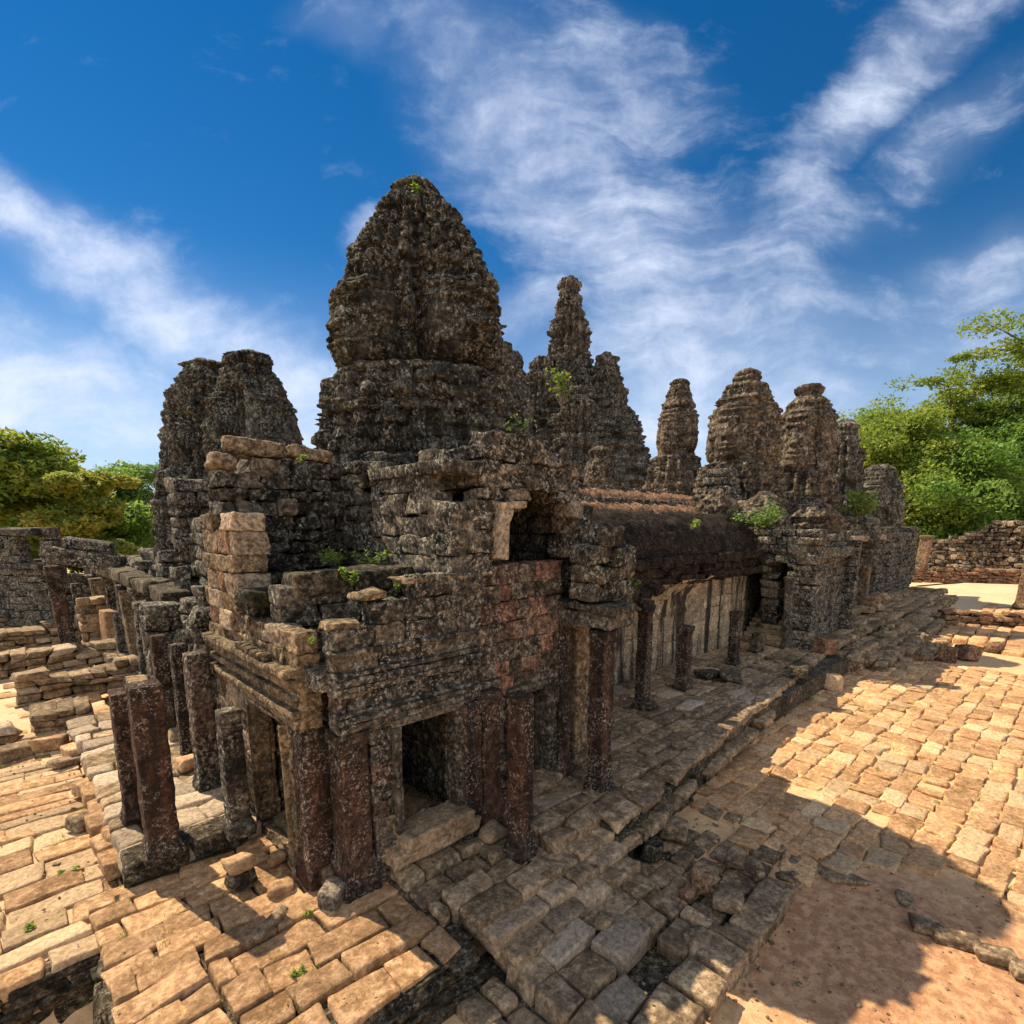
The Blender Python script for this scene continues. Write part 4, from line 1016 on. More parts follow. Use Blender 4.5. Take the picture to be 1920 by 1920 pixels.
tower('small dark block tower stepping down from the left tower towards the trees', 306, 19, [(884, 14), (892, 20), (930, 24), (940, 30), (1000, 34), (1090, 38)], 24, M_TOWER, cuts=(900, 935), M=160, dz=.05, hc=.32, block=.45, jit=.11, groove=.07, eros=.10)
# central sanctuary: one great mass of several shafts
cx_, cy_ = centre(1068, 45)
san = thing('central_sanctuary', 'tallest distant sanctuary, a stepped mass of dark shafts with a slender broken spire', 'tower', (cx_, cy_, 0))
for nm, px, D, rows, sd_, kw in [
    ('spire', 1066, 45, [(523, 17), (530, 22), (545, 24), (600, 29), (620, 36), (640, 36), (648, 41), (668, 40), (700, 44), (780, 52), (940, 60)], 31, dict(tiers=[(14, 26, .7, .12)], redent=.14)),
    ('turret', 1016, 44, [(666, 9), (674, 20), (690, 26), (720, 31), (760, 34), (800, 40), (940, 50)], 32, {}),
    ('turret', 1134, 44, [(662, 12), (672, 22), (690, 29), (730, 36), (770, 40), (800, 48), (940, 62)], 33, {}),
    ('turret', 1180, 45, [(768, 8), (785, 18), (805, 26), (840, 36), (880, 42), (945, 46)], 34, {}),
    ('turret', 960, 41, [(658, 12), (668, 20), (690, 24), (720, 30), (780, 38), (850, 46), (945, 54)], 35, {}),
    ('pavilion', 1086, 41, [(742, 14), (752, 26), (765, 30), (815, 30), (820, 34), (870, 36), (945, 40)], 36, dict(ribs=[(9, 13.5, 12, .2)])),
    ('base', 1080, 46, [(700, 60), (760, 95), (800, 118), (860, 138), (945, 150)], 37, {})]:
    x, y = centre(px, D, (rows[0][0] * .6 + 850 * .4))
    a = dict(c=(x, y), prof=prof_px(D, rows), seed=sd_, M=200, dz=.09, hc=.5, block=.7, jit=.18, groove=.12, gw=.06, eros=.19, tiers=[(z_of(rows[3][0], D), z_of(rows[0][0], D), .8, .2)], ribs=[(z_of(900, D), z_of(rows[3][0], D), 16, .16)]); a.update(kw)
    surf(nm, M_FAR, san, **a)
tower('small squat turret in sunlight in front of the central sanctuary', 1126, 29, [(838, 14), (846, 24), (858, 22), (868, 29), (900, 32), (945, 36), (960, 38)], 41, M_FARW, cuts=(860, 925), M=160, dz=.05, hc=.3, block=.45, jit=.06, eros=.10)
tower('slender tower standing alone left of the face towers on the right', 1271, 33, [(711, 12), (718, 20), (730, 20), (734, 25), (748, 27), (756, 32), (790, 37), (830, 38), (852, 35), (858, 42), (880, 48), (905, 54), (950, 58)], 42, M_FARW, cuts=(736, 854), face=(768, 850, .36, .62), M=220, dz=.06, hc=.33, block=.45, jit=.11, groove=.07, eros=.075, tiers_px=[(711, 770, .45, .12)], ribs_px=[(860, 930, 14, .1)])
tower('tallest face tower on the right, with tilting crown stones', 1396, 27, [(692, 12), (698, 24), (712, 30), (718, 26), (726, 42), (742, 46), (752, 55), (790, 62), (840, 65), (868, 62), (874, 72), (910, 78), (960, 88), (1000, 92)], 43, M_FARW, cuts=(720, 870), face=(758, 868, .50, .62), M=300, dz=.05, hc=.32, block=.44, jit=.10, groove=.07, eros=.07, tiers_px=[(692, 770, .42, .13)], ribs_px=[(874, 960, 18, .1)])
tower('face tower with pale carved face and flat slab crown, left of the trees', 1512, 31, [(724, 22), (730, 28), (738, 28), (742, 22), (750, 36), (762, 43), (800, 48), (850, 50), (872, 52), (900, 60), (960, 70), (1000, 74)], 44, M_FARW, cuts=(744, 873), face=(766, 884, .55, .66), M=300, dz=.055, hc=.33, block=.46, jit=.10, groove=.07, eros=.07, tiers_px=[(724, 770, .45, .13)], ribs_px=[(890, 980, 18, .1)])
tower('dark rounded tower hidden behind the pale face tower, nearest the trees', 1582, 35, [(788, 14), (798, 24), (830, 32), (870, 36), (920, 42), (1000, 50)], 45, M_FAR, cuts=(800, 915), M=200, dz=.07, hc=.4, block=.5, jit=.12, groove=.08, eros=.10, ribs_px=[(840, 980, 16, .1)])
tower('last and lowest ruined tower at the far right end of the gallery', 1652, 39, [(872, 16), (880, 28), (905, 36), (950, 42), (1000, 46), (1090, 52), (1135, 54)], 46, M_FAR, cuts=(884, 995), face=(900, 985, .5, .62), M=220, dz=.06, hc=.4, block=.5, jit=.12, groove=.08, eros=.10)

# ================================================================== FREE-STANDING PILLARS
G1 = 'square pillars along the left porch'; G2 = 'square pillars before the right gallery'; G3 = 'leaning pillars of the left ruin'
pillar('broad dark red pillar standing alone on the sunlit plinth at left, speckled white', -1.62, 2.42, 0, 2.55, .195, seed=3, cap=False, group=G1, red=.9)
pillar('narrower pillar right behind the broad dark red pillar at left', -1.72, 3.85, 0, 2.12, .15, seed=5, cap=False, group=G1)
pillar('tall mossy pillar against the warm side wall, between plinth and ruin', -.55, 4.25, 0, 2.5, .17, R(3), seed=7, cap=False, group=G1, red=.3, mat=M_WALL)
pillar('short black mossy pillar just left of the sunlit side doorway', -.62, 2.36, -.05, 1.95, .15, R(2), seed=9, cap=False, group=G1, red=.2, mat=M_WALL)
pillar('thin pillar with sunlit edge, nearer of two behind the tall mossy pillar', -.45, 6.0, 0, 2.35, .14, seed=11, base=False, cap=False, group=G1, red=.3)
pillar('thin pillar with sunlit edge, farther of two behind the tall mossy pillar', -.5, 7.6, 0, 2.3, .14, seed=12, base=False, cap=False, group=G1, red=.3)
pillar('white-speckled reddish pillar standing right of the dark front doorway', 2.28, -1.0, -.15, 2.34, .145, R(4), seed=15, cap=False, group=G2)
pillar('tall pillar holding up the grey beam of the porch', 4.56, -.75, -.05, 2.93, .155, seed=18, group=G2, red=.7)
pillar('dark pillar under the broken gallery eaves, first of the row', 8.8, 1.05, 0, 2.75, .15, seed=21, group=G2, red=.3)
pillar('broken reddish pillar stub with flat cap before the pale relief wall', 11.2, 1.2, 0, 1.85, .16, seed=24, group=G2)
pillar('broken red pillar stub nearest the dark stairway', 14.9, 1.35, 0, 1.85, .15, seed=27, group=G2)
pillar('pale grey leaning post at the right side of the stairway mouth', 19.0, .98, 0, 2.75, .15, lean=(-.03, .04), seed=30, mat=M_GREY, group=G2, red=0, name='stone_post')
for i, (lab, px, py, z, pt, hw, lean, mat) in enumerate([
    ('tall red pillar leaning left at the end of the left ruin', 133, 1228, -.3, 1062, .24, (-.05, .10), M_PILLAR),
    ('grey pillar leaning towards the tall red pillar, propping a beam', 84, 1165, -.3, 1048, .28, (.06, -.10), M_SIDE),
    ('slanting pillar with sunlit edge right of the tall red pillar', 203, 1195, -.3, 1085, .26, (-.05, .14), M_SIDE),
    ('stout grey pillar at the left edge of the photo', 2, 1162, -.3, 1055, .34, (.03, -.05), M_GREY),
    ('second slanting pillar deeper in the left ruin', 222, 1165, -.3, 1085, .26, (-.03, .08), M_WALL),
    ('leaning dark pillar in front of the ruined pier, pale on its left edge', 262, 1250, -.2, 1108, .2, (-.04, .12), M_SIDE),
    ('short broken pillar between the slanting pillars and the pier', 238, 1232, -.2, 1150, .24, (-.02, .05), M_WALL),
    ('thin dark post just right of the tall red pillar', 160, 1200, -.3, 1095, .17, (-.02, .14), M_WALL)]):
    p = at(px, py, z=z); D = float(np.dot(p - CAM, FW)); pillar(lab, p[0], p[1], z, z_of(pt, D), hw, lean=lean, seed=33 + i, mat=mat, group=G3, red=.9 if i == 0 else 0, cap=(i == 3))
p = at(1722, 1084, z=.1); D = float(np.dot(p - CAM, FW)); pillar('leaning pale pillar before the far rubble wall, beside the gallery end', p[0], p[1], .0, z_of(1004, D), .42, lean=(.06, -.05), seed=44, mat=M_SIDE, group='lone pillars on the right')
p = at(1914, 1132, z=-.3); D = float(np.dot(p - CAM, FW)); pillar('pale pillar at the right edge of the photo, sunlit', p[0], p[1], -.5, z_of(1046, D), .30, lean=(.02, -.04), seed=47, mat=M_SIDE, group='lone pillars on the right')

# ================================================================== LEFT RUIN
ruin = thing('ruined_gallery', 'collapsed dark gallery stepping down to the left below the broken tower', 'temple building', (1, 14, -.3))
B = Mason(201)
wall(B, (.05, 8.2), (0, -1), 3.2, -.1, lambda s: 3.2 - .25 * abs(s - 1.6) + .3 * math.sin(s * 5), .7, ch=(.3, .45), bl=(.4, .8), jit=.07, n=6, r=.06)
wall(B, (-.2, 5.6), (1, 0), .9, -.1, lambda s: 3.3 - .4 * s, .5, ch=(.3, .45), jit=.06, n=6, r=.06)
wall(B, (-.55, 8.3), (1, 0), 1.0, -.1, crumble(2.9, .3, 1.4, 31), .6, ch=(.26, .4), jit=.07, n=7, r=.04)
B.build('pier', M_WALL, ruin, amp=.06, freq=2.2, fine=.02, warp=.16)
B = Mason(202)
wall(B, (1.5, 24), (0, -1), 15.5, -.3, lambda s: 2.9 + .14 * s + .5 * float(vnoise(np.array([[s * .9, 2., 3.]]))[0]), .9, ch=(.3, .45), bl=(.5, 1.), jit=.1, n=4, r=.06, holes=[(1., 2., -.3, 2.0), (3.2, 4.4, -.3, 2.1), (6, 7, -.3, 2.2), (9, 10.2, -.3, 2.2)])
wall(B, (2.2, 17), (0, -1), 8, 2, lambda s: 4.6 + .16 * s + .6 * float(vnoise(np.array([[s * .8, 5., 1.]]))[0]), .9, ch=(.3, .45), bl=(.5, 1.), jit=.12, n=4, r=.07)
wall(B, (1.0, 9.2), (1, 0), 2.4, -.3, crumble(4.9, .5, 1., 4), .8, ch=(.3, .45), jit=.1, n=4, r=.07)
wall(B, (1.2, 12.6), (1, 0), 3., 1, crumble(6.2, .6, 1., 14), .9, ch=(.3, .45), jit=.12, n=4, r=.07)
wall(B, (2.2, 11.0), (1, 0), 3., 1, crumble(6.9, .5, 1., 17), .9, ch=(.3, .45), jit=.12, n=4, r=.07)
B.build('wall', M_WALL, ruin, amp=.08, freq=1.9, fine=.025, warp=.18)
B = Mason(207)
wall(B, (.3, 4.7), (1, 0), 2.6, 2.0, crumble(4.6, .5, 1., 7), .8, ch=(.3, .45), jit=.08, n=7, r=.04)
B.build('rear_wall', M_WALL, ruin, amp=.05, freq=2.4, fine=.02)
for (u, v, w, h) in [(.6, 10.4, .8, 3.6), (.75, 13.0, .9, 3.9), (1.0, 15.6, .8, 3.4), (1.1, 18.2, .7, 3.3)]:
    B = Mason(208 + int(v)); wall(B, (u, v), (1, 0), 1.2, -.3, crumble(h, .4, 1.3, int(v)), w, ch=(.28, .42), bl=(.35, .7), jit=.1, n=6, r=.04)
    B.build('cross_wall', M_WALL, ruin, amp=.06, freq=2.2, fine=.025, warp=.15)
for i, (v, u, h) in enumerate([(9.6, .35, 2.6), (11.9, .2, 2.5), (14.2, .3, 2.7), (16.6, .4, 2.6), (19., .5, 2.7), (21.4, .6, 2.6)]):
    square_post('column', M_WALL, ruin, (u, v, -.2), [(0, .34), (.2, .33), (.25, .25), (h, .24), (h + .05, .32), (h + .25, .33)], seed=90 + i, amp=.05, lean=(.03 * (-1) ** i, .02))
B = Mason(203)
for v in np.arange(9.6, 23, 2.35): B.add((.45, v + 1.1, 2.88 + B.rng.uniform(-.05, .05)), (.34, 1.15, .2), (B.rng.gauss(0, .02), 0, B.rng.gauss(0, .03)), .06, 6)
B.build('beam', M_EDGE, ruin, amp=.06)
a = at(112, 1035, D=20.); b = at(215, 1062, D=20.5)
B = Mason(204); c = (a + b) / 2; L = np.linalg.norm(b - a); yaw = math.atan2((b - a)[1], (b - a)[0])
B.add(c.tolist(), (L / 2 + .3, .3, .3), (0, .16, yaw), .08, 8); B.add((c + [.1, .1, .5]).tolist(), (L / 2 - .1, .3, .2), (0, .18, yaw), .08, 7)
B.build('fallen_lintel', M_WALL, ruin, amp=.07)

B = Mason(240)
wall(B, (-.9, 25.5), (1, 0), 6.5, -.5, crumble(2.6, .7, .8, 41), .9, ch=(.28, .42), bl=(.4, .9), jit=.12, n=5, r=.05, holes=[(2.2, 3.2, -.5, 1.6)])
tag(B.build('broken_wall', M_WALL, None, (2, 25.5, -.5), amp=.07, freq=2), 'broken dark cross wall with a low gap, deep behind the tall red pillar', 'wall')
B = Mason(241)
wall(B, (-.6, 22.2), (1, 0), 2.6, -.5, crumble(1.5, .5, 1.1, 43), .8, ch=(.26, .4), bl=(.4, .8), jit=.12, n=5, r=.05)
tag(B.build('broken_wall', M_PLAT, None, (.5, 22.2, -.5), amp=.07, freq=2), 'low crumbled wall between the tall red pillar and the slanting pillars', 'wall')
far = thing('window_ruin', 'far ruined wall with an open window against the trees at left', 'temple building', (*at(50, 1150, z=-.3)[:2], -.3))
a = at(-60, 1150, D=26)[:2]; b = at(116, 1150, D=25)[:2]; d = (b - a) / np.linalg.norm(b - a); L = float(np.linalg.norm(b - a))
B = Mason(205); zt, z0w, z1w = z_of(992, 25.5), z_of(1056, 25.5), z_of(1004, 25.5)
s0 = L * (55 + 60) / 176.; s1 = L * (92 + 60) / 176.
wall(B, a, d, L, -.5, lambda s: zt + .12 * math.sin(s * 4), .6, ch=(.3, .42), bl=(.5, .9), holes=[(s0, s1, z0w, z1w)], jit=.05, n=4, r=.04)
B.build('wall', M_WALL, far, amp=.06, freq=2)
B = Mason(206)
for nm_, q, w in (('lintel', z1w + .16, .16), ('sill', z0w - .12, .12)):
    B = Mason(206); cc = a + d * (s0 + s1) / 2; B.add((cc[0], cc[1], q), ((s1 - s0) / 2 + .3, .4, w), (0, 0, math.atan2(d[1], d[0])), .04, 5); B.build(nm_, M_GREY, far, amp=.04)

# low walls of the sunken court, each a thing of its own
LW = 'low block walls in the left court'
def low_wall(label, u0, u1, v, z1, seed, th=.7, rough=.08, z0=-.6, ang=0.):
    B = Mason(seed); d = (math.cos(ang), math.sin(ang))
    wall(B, (u0, v), d, u1 - u0, z0, lambda s: z1 + .10 * math.sin(s * 2.1 + seed), th, ch=(.17, .27), bl=(.35, .9), jit=rough, n=5, r=.05, pale=lambda s, z, g: .7 if g.random() < .2 else 0)
    wall(B, (u0 + .1, v + th), d, u1 - u0 - .2, z0, z1 - .08, th * .7, ch=(.2, .3), bl=(.4, .9), jit=rough, n=4, r=.05)
    return tag(B.build('low_wall', M_PLAT, None, (u0, v, z0), amp=.05, freq=2.3, fine=.015, warp=.18), label, 'wall', LW)
low_wall('nearest low black wall in the left court, ending at the rubble steps', -7.5, -3.0, 10.6, -.05, 301)
low_wall('short high block of dark wall beside the rubble in the left court', -2.7, -1.5, 11.2, .05, 302, 1.1)
low_wall('long low wall with pale capstones in the middle of the left court', -2.9, .1, 14.4, .28, 303)
low_wall('low wall at the left frame edge behind the nearest black wall', -7, -3.6, 15.0, .1, 304)
low_wall('low ruined wall farther back below the tall red pillar', -4.6, .8, 18.6, .25, 305, .9)
low_wall('low stepped ledge in front of the far window wall', -6, -.2, 24.5, .25, 306, 1.2)
low_wall('farthest pale ledge at the foot of the far window wall', -7, -.6, 29.5, .5, 307, 1.4)

# ================================================================== RIGHT: stepped terraces and the far wall
B = Mason(210)
pave(B, 19.6, 48, -.35, 2.0, lambda x, y: .06 + .05 * math.sin(x), rw=(.4, .6), ln=(.5, 1.1), th=.3, jz=.06, tilt=.03, n=4, r=.05)
pave(B, 20.4, 46, -1.1, -.3, lambda x, y: -.2, rw=(.4, .5), ln=(.5, 1.1), th=.36, jz=.07, tilt=.04, n=4, r=.05, drop=.06)
pave(B, 21.2, 40, -1.9, -1.05, lambda x, y: -.42, rw=(.4, .5), ln=(.5, 1.0), th=.36, jz=.08, tilt=.05, n=4, r=.06, drop=.1)
pave(B, 22.0, 31, -2.8, -1.85, lambda x, y: -.64, rw=(.4, .5), ln=(.4, .9), th=.36, jz=.08, tilt=.07, n=4, r=.06, drop=.15, jitter=.06)
wall(B, (20.2, -1.15), (1, 0), 26, -.9, -.3, .4, ch=(.16, .25), bl=(.4, .9), jit=.08, n=4); wall(B, (20.9, -1.95), (1, 0), 19, -.9, -.55, .4, ch=(.16, .25), bl=(.4, .9), jit=.08, n=4)
wall(B, (20.2, 1.), (0, -1), 1.6, -.9, -.1, .4, ch=(.16, .25), jit=.08, n=4); wall(B, (30, .6), (1, 0), 3, .1, .9, .5, ch=(.18, .26), jit=.1, n=4); wall(B, (26, 1.0), (1, 0), 14, .1, .55, .5, ch=(.18, .26), jit=.1, n=4)
structure(B.build('stepped_terrace', M_PLAT, amp=.05, freq=2.2, warp=.18))
B = Mason(211)
pave(B, 27, 48, -10.5, -2.2, lambda x, y: -.62 + .02 * math.sin(x), rw=(.55, .9), ln=(.7, 1.6), th=.35, jz=.06, tilt=.025, n=4, r=.06, drop=.08, keep=lambda x, y: x > 28.2 + 1.2 * math.sin(y * 1.3) and y < -2.2 - .1 * (x - 28) * .3)
structure(B.build('raised_paving', M_COURT, amp=.05, freq=2))
RT_ = 'laterite kerb walls far right'
for i, (lab, pa, pb, D0, D1, h) in enumerate([('orange laterite kerb running across the sand far right', (1650, 1082), (1925, 1062), 47, 44, .9), ('broken laterite kerb with a dark cavity beneath the raised paving', (1770, 1165), (1930, 1150), 29, 28, .55), ('low tumbled laterite ledge at the edge of the sunny courtyard', (1560, 1262), (1760, 1248), 20.5, 21.5, .35)]):
    a = at(*pa, D=D0); b = at(*pb, D=D1); d = (b - a)[:2]; L = float(np.linalg.norm(d)); d = d / L; B = Mason(220 + i)
    zb = min(a[2], b[2]) - .4
    wall(B, a[:2], d, L, zb, zb + .4 + h, .8, ch=(.2, .32), bl=(.4, 1.0), jit=.12, n=5, r=.07, broken=.35, red=lambda s, z, g: .4 if g.random() < .3 else 0)
    tag(B.build('laterite_kerb', M_LATER, None, (a[0], a[1], zb), amp=.07, freq=1.8, warp=.2), lab, 'kerb', RT_)
a = at(1738, 1072, D=56); b = at(1990, 1060, D=48); d = (b - a)[:2]; L = float(np.linalg.norm(d)); d = d / L
B = Mason(230)
wall(B, a[:2], d, L, -.9, lambda s: z_of(1012 - 30 * min(1, s / (L * .55)) + 5 * math.sin(s * .9), 53), .9, ch=(.3, .45), bl=(.35, .7), jit=.16, n=4, r=.09, pale=lambda s, z, g: .6 if g.random() < .25 else 0)
tag(B.build('rubble_wall', M_FARW, None, (a[0], a[1], -.9), amp=.12, freq=1.6, warp=.2), 'long rubble wall of small rough blocks in front of the trees at right', 'wall')
X = np.linspace(36, 110, 38); Yv = np.linspace(-60, 5.5, 34); GX, GY = np.meshgrid(X, Yv); P = np.stack([GX.ravel(), GY.ravel(), np.zeros(GX.size)], 1)
P[:, 2] = -.86 + np.clip((P[:, 0] - 40) / 14, 0, 1) * np.clip((4 - P[:, 1]) / 4, 0, 1) * .75 + .08 * fbm(P * .3, 3, 3)
structure(mesh('sand_bank', P, grid_faces(34, 38), M_SAND))

# ================================================================== TREES
TG = 'trees beyond the temple on the right'; TL = 'trees beyond the ruins on the left'
def tr(lab, px, D, ytop, spread_px, mat, seed, grp, z0=-.5, **kw):
    H = z_of(ytop, D) - z0; tree(lab, px, D, z0, H * .93, spread_px / 1000 * D, mat, seed, group=grp, **kw)
tr('open-crowned tree with bare forking limbs showing sky through it', 1755, 68, 676, 105, M_LEAFY, 401, TG, nleaf=28500, trunk_h=.42, leaf=.23, flat=.30, crad=.10, nb=11)
tr('tallest broad tree rising out of the right frame edge', 1905, 66, 606, 150, M_LEAFY, 402, TG, nleaf=38000, trunk_h=.35, leaf=.23, flat=.38, crad=.12, nb=11)
tr('yellow-green tree closest to the last towers, its crown low', 1640, 66, 735, 80, M_LEAFY, 403, TG, nleaf=26600, trunk_h=.3, leaf=.23, flat=.5)
tr('rounded deep green tree behind the rubble wall at right', 1850, 62, 770, 85, M_LEAFG, 404, TG, nleaf=32300, trunk_h=.12, leaf=.23, flat=.75, crad=.2)
tr('dark green tree filling the gap left of the rounded one, over the wall', 1770, 60, 800, 75, M_LEAFG, 405, TG, nleaf=30400, trunk_h=.1, leaf=.24, flat=.75, crad=.2)
tr('bright bushy tree directly behind the leaning pale pillar', 1705, 62, 800, 65, M_LEAFY, 406, TG, nleaf=28500, trunk_h=.1, leaf=.24, flat=.8, crad=.2)
tr('green tree at the right frame edge below the tallest one', 1930, 64, 720, 95, M_LEAFG, 407, TG, nleaf=32300, trunk_h=.12, leaf=.24, flat=.7, crad=.18)
tr('low wide yellow tree peeping over the last towers', 1590, 74, 768, 85, M_LEAFY, 408, TG, nleaf=26000, trunk_h=.15, leaf=.25, flat=.6, crad=.18)
tr('tall dense tree between the open-crowned tree and the towers', 1690, 72, 742, 85, M_LEAFY, 409, TG, nleaf=32000, trunk_h=.12, leaf=.25, flat=.6, crad=.18)
tr('full round tree between the open-crowned tree and the tallest one', 1825, 74, 722, 95, M_LEAFG, 410, TG, nleaf=34000, trunk_h=.12, leaf=.25, flat=.65, crad=.18)
tr('large tree entering from the left frame edge with feathery tips', -20, 48, 775, 88, M_LEAFY, 411, TL, nleaf=32300, trunk_h=.2, leaf=.32, flat=.5, crad=.17)
tr('ochre-leaved tree in the middle of the left grove', 150, 50, 868, 66, M_LEAFO, 412, TL, nleaf=28500, trunk_h=.2, leaf=.28, flat=.5, crad=.18)
tr('rounded grey-green tree touching the broken left tower', 232, 66, 852, 66, M_LEAFG, 413, TL, nleaf=30400, trunk_h=.18, leaf=.23, flat=.6, crad=.19)
tr('yellow-green tree between the frame edge and the ochre tree', 72, 56, 850, 60, M_LEAFY, 414, TL, nleaf=28500, trunk_h=.15, leaf=.3, flat=.6, crad=.2)
tr('low dark tree seen through the window of the far ruin', 100, 60, 945, 60, M_LEAFG, 415, TL, nleaf=26600, trunk_h=.1, leaf=.3, flat=.8, crad=.26)
tr('low bushy tree right of the ochre one, above the fallen lintel', 225, 58, 950, 60, M_LEAFG, 416, TL, nleaf=24700, trunk_h=.1, leaf=.3, flat=.8, crad=.26)
tr('bright low tree behind the ruin at the left frame edge', 10, 58, 930, 55, M_LEAFY, 417, TL, nleaf=24700, trunk_h=.1, leaf=.3, flat=.8, crad=.26)
# the forest behind them, one mass
rng = np.random.RandomState(77); pts = []
for i in range(150):
    px = rng.uniform(1560, 2300) if i % 2 else rng.uniform(-600, 330); D = rng.uniform(75, 105); c = at(px, 960, D=D)
    c[2] = rng.uniform(0, 8.5) if px > 0 else rng.uniform(0, 9)
    g = rng.normal(0, 1, (420, 3)); g /= np.linalg.norm(g, axis=1, keepdims=True); pts.append(c + g * rng.uniform(.3, 1, (420, 1)) ** .4 * [4.2, 4.2, 3.0])
pts = np.concatenate(pts); V, F = leaves(pts, .62, rng); T = np.zeros((len(V), 3)); T[:, 0] = np.repeat(rng.uniform(0, 1, len(pts)), 4); T[:, 1] = np.repeat((vnoise(pts * .3) > .1) * .6, 4)
stuff(mesh('far_forest', V, F, M_LEAFG, None, T, smooth=False))

# ================================================================== PLANTS ON THE STONES
PW = 'small plants growing on the ruins'
for i, (lab, px, py, kw, h, sp, n, mat) in enumerate([
    ('pale green weed at the left end of the coping slab', 630, 1062, dict(z=4.02), .30, .13, 170, M_WEED),
    ('weed sprouting in the middle of the coping slab', 690, 1062, dict(z=4.02), .26, .13, 150, M_WEED),
    ('tallest bright weed at the right end of the coping slab', 742, 1050, dict(z=4.02), .34, .14, 190, M_WEED),
    ('weed trailing in front of the coping slab, below the others', 660, 1100, dict(D=7.85), .26, .08, 120, M_WEED),
    ('tiny weed over the broken coping of the front wall', 748, 1108, dict(D=8.0), .20, .05, 60, M_WEED),
    ('yellow tuft on the corner wall above the pilasters', 586, 1206, dict(D=6.5), .08, .04, 26, M_WEED),
    ('yellow tuft beside the log-like ridge stone', 566, 868, dict(D=8.9), .16, .04, 40, M_WEED),
    ('leafy shoot on the dark rubble above the upper window', 968, 812, dict(D=9.6), .30, .14, 60, M_LEAFG),
    ('small bright plant hanging on the black vault', 1298, 992, dict(D=17.9), .30, .16, 60, M_WEED),
    ('yellow-green tuft on the porch wall beside the vault', 1188, 1102, dict(D=10.6), .28, .08, 80, M_WEED),
    ('bright green bush on the far wing roof below the dark tower', 1612, 975, dict(D=29), 1.5, .45, 700, M_WEED),
    ('dark bush in the gap between two towers on the wing', 1432, 990, dict(D=21), .8, .45, 500, M_LEAFG),
    ('moss-green cushion on the flat top of the largest tower', 785, 372, dict(D=12.35), .06, .12, 110, M_WEED),
    ('green creeper on the flank of the central sanctuary', 1052, 762, dict(D=40.), 2.6, .35, 420, M_WEED),
    ('grass tuft at the foot of the retaining wall, in shade', 1508, 1312, dict(z=-.86), .18, .30, 300, M_WEED),
    ('tiny weed in a joint of the left paving', 120, 1640, dict(z=-.43), .08, .05, 40, M_WEED),
    ('tiny weed between slabs by the lower left kerb', 50, 1745, dict(z=-.43), .08, .05, 40, M_WEED),
    ('tiny weed in the joint near the carved fragment', 580, 1715, dict(z=-.32), .07, .04, 30, M_WEED),
    ('tiny weed between big slabs at the bottom', 560, 1828, dict(z=-.33), .07, .05, 40, M_WEED),
    ('small weed on the leaning kerb of the steps', 1180, 1538, dict(z=-.2), .10, .07, 50, M_WEED)]):
    p = at(px, py, **kw); weed(lab, p, h, sp, 500 + i, n, leaf=.042 if kw.get('D', 5) < 12 else .08 if kw.get('D', 5) < 25 else .13, mat=mat, group=PW)

# ================================================================== LOOSE BLOCKS
def lb(lab, px, py, z, h, rot, seed, **kw):
    p = at(px, py, z=z); return loose_block(lab, (p[0], p[1], z + h[2] * .92), h, rot, seed, **kw)
lb('squared block standing on the slab terrace left of the side door, lower of two', 452, 1655, -.30, (.17, .15, .11), (0, 0, .15), 601, mat=M_EDGE)
p = at(452, 1655, z=-.30); loose_block('squared block on top of the lower one left of the side door', (p[0] - .01, p[1] + .01, .03), (.16, .15, .11), (0, .03, .22), 602, mat=M_PAVE, pale=.4)
lb('flat broken block with a toothed edge in the sun by the side door', 530, 1668, -.30, (.17, .13, .07), (.03, .05, -.3), 603, mat=M_PAVE)
lb('small step block by the sunlit doorway sill', 520, 1618, -.27, (.13, .11, .08), (0, 0, .1), 604, mat=M_PAVE)
lb('carved fragment lying aslant on the sunny slabs, casting a shadow', 508, 1738, -.28, (.24, .07, .07), (.3, -.1, .45), 605, mat=M_PLAT, r=.06, name='carved_fragment')
lb('pale grey boulder wedged against the foot of the left corner pilaster', 602, 1625, -.26, (.16, .15, .15), (.1, .15, .2), 606, mat=M_GREY, pale=.8)
lb('grey and white block at the very corner of the pavilion', 628, 1690, -.28, (.17, .16, .12), (0, .04, .5), 607, mat=M_GREY, pale=.5)
lb('round-topped drum stone between the doorway and the speckled pillar', 922, 1568, -.14, (.20, .16, .09), (0, 0, .1), 608, r=.08)
lb('large squared block at the foot of the terrace edge, in shade', 1262, 1568, -.78, (.27, .22, .16), (.05, .04, .35), 609, r=.06)
lb('mossy half-round block left of the large squared block', 1222, 1605, -.78, (.22, .17, .13), (0, .06, .5), 610, r=.09, mat=M_EDGE)
lb('squarish block with a worn top among the landing rubble', 1368, 1700, -.72, (.22, .19, .12), (.04, .05, .2), 611)
lb('reddish porous block beside the landing rubble', 1318, 1662, -.75, (.20, .17, .11), (0, .05, .5), 612, mat=M_LATER)
lb('upright small slab tilted on the landing rubble', 1418, 1640, -.75, (.20, .07, .10), (.2, 0, .6), 613)
lb('grey cube-like stone at the back of the landing rubble', 1380, 1618, -.75, (.18, .15, .10), (.04, 0, .3), 614)
lb('rounded pillow-shaped stone lying in a hollow of the landing', 1310, 1770, -.70, (.20, .13, .08), (0, 0, -.3), 615, r=.09)
lb('small eight-sided stone on the landing below the steps', 1133, 1738, -.56, (.12, .11, .08), (0, 0, .4), 616, r=.05)
lb('small rough red stone under the reddish porous block', 1290, 1682, -.76, (.15, .11, .07), (0, 0, .2), 617, mat=M_LATER)
lb('pale boulder at the far end of the retaining wall, half in sun', 1558, 1292, -.86, (.45, .34, .28), (.1, .1, .2), 618, mat=M_PAVE, r=.15, pale=.6)
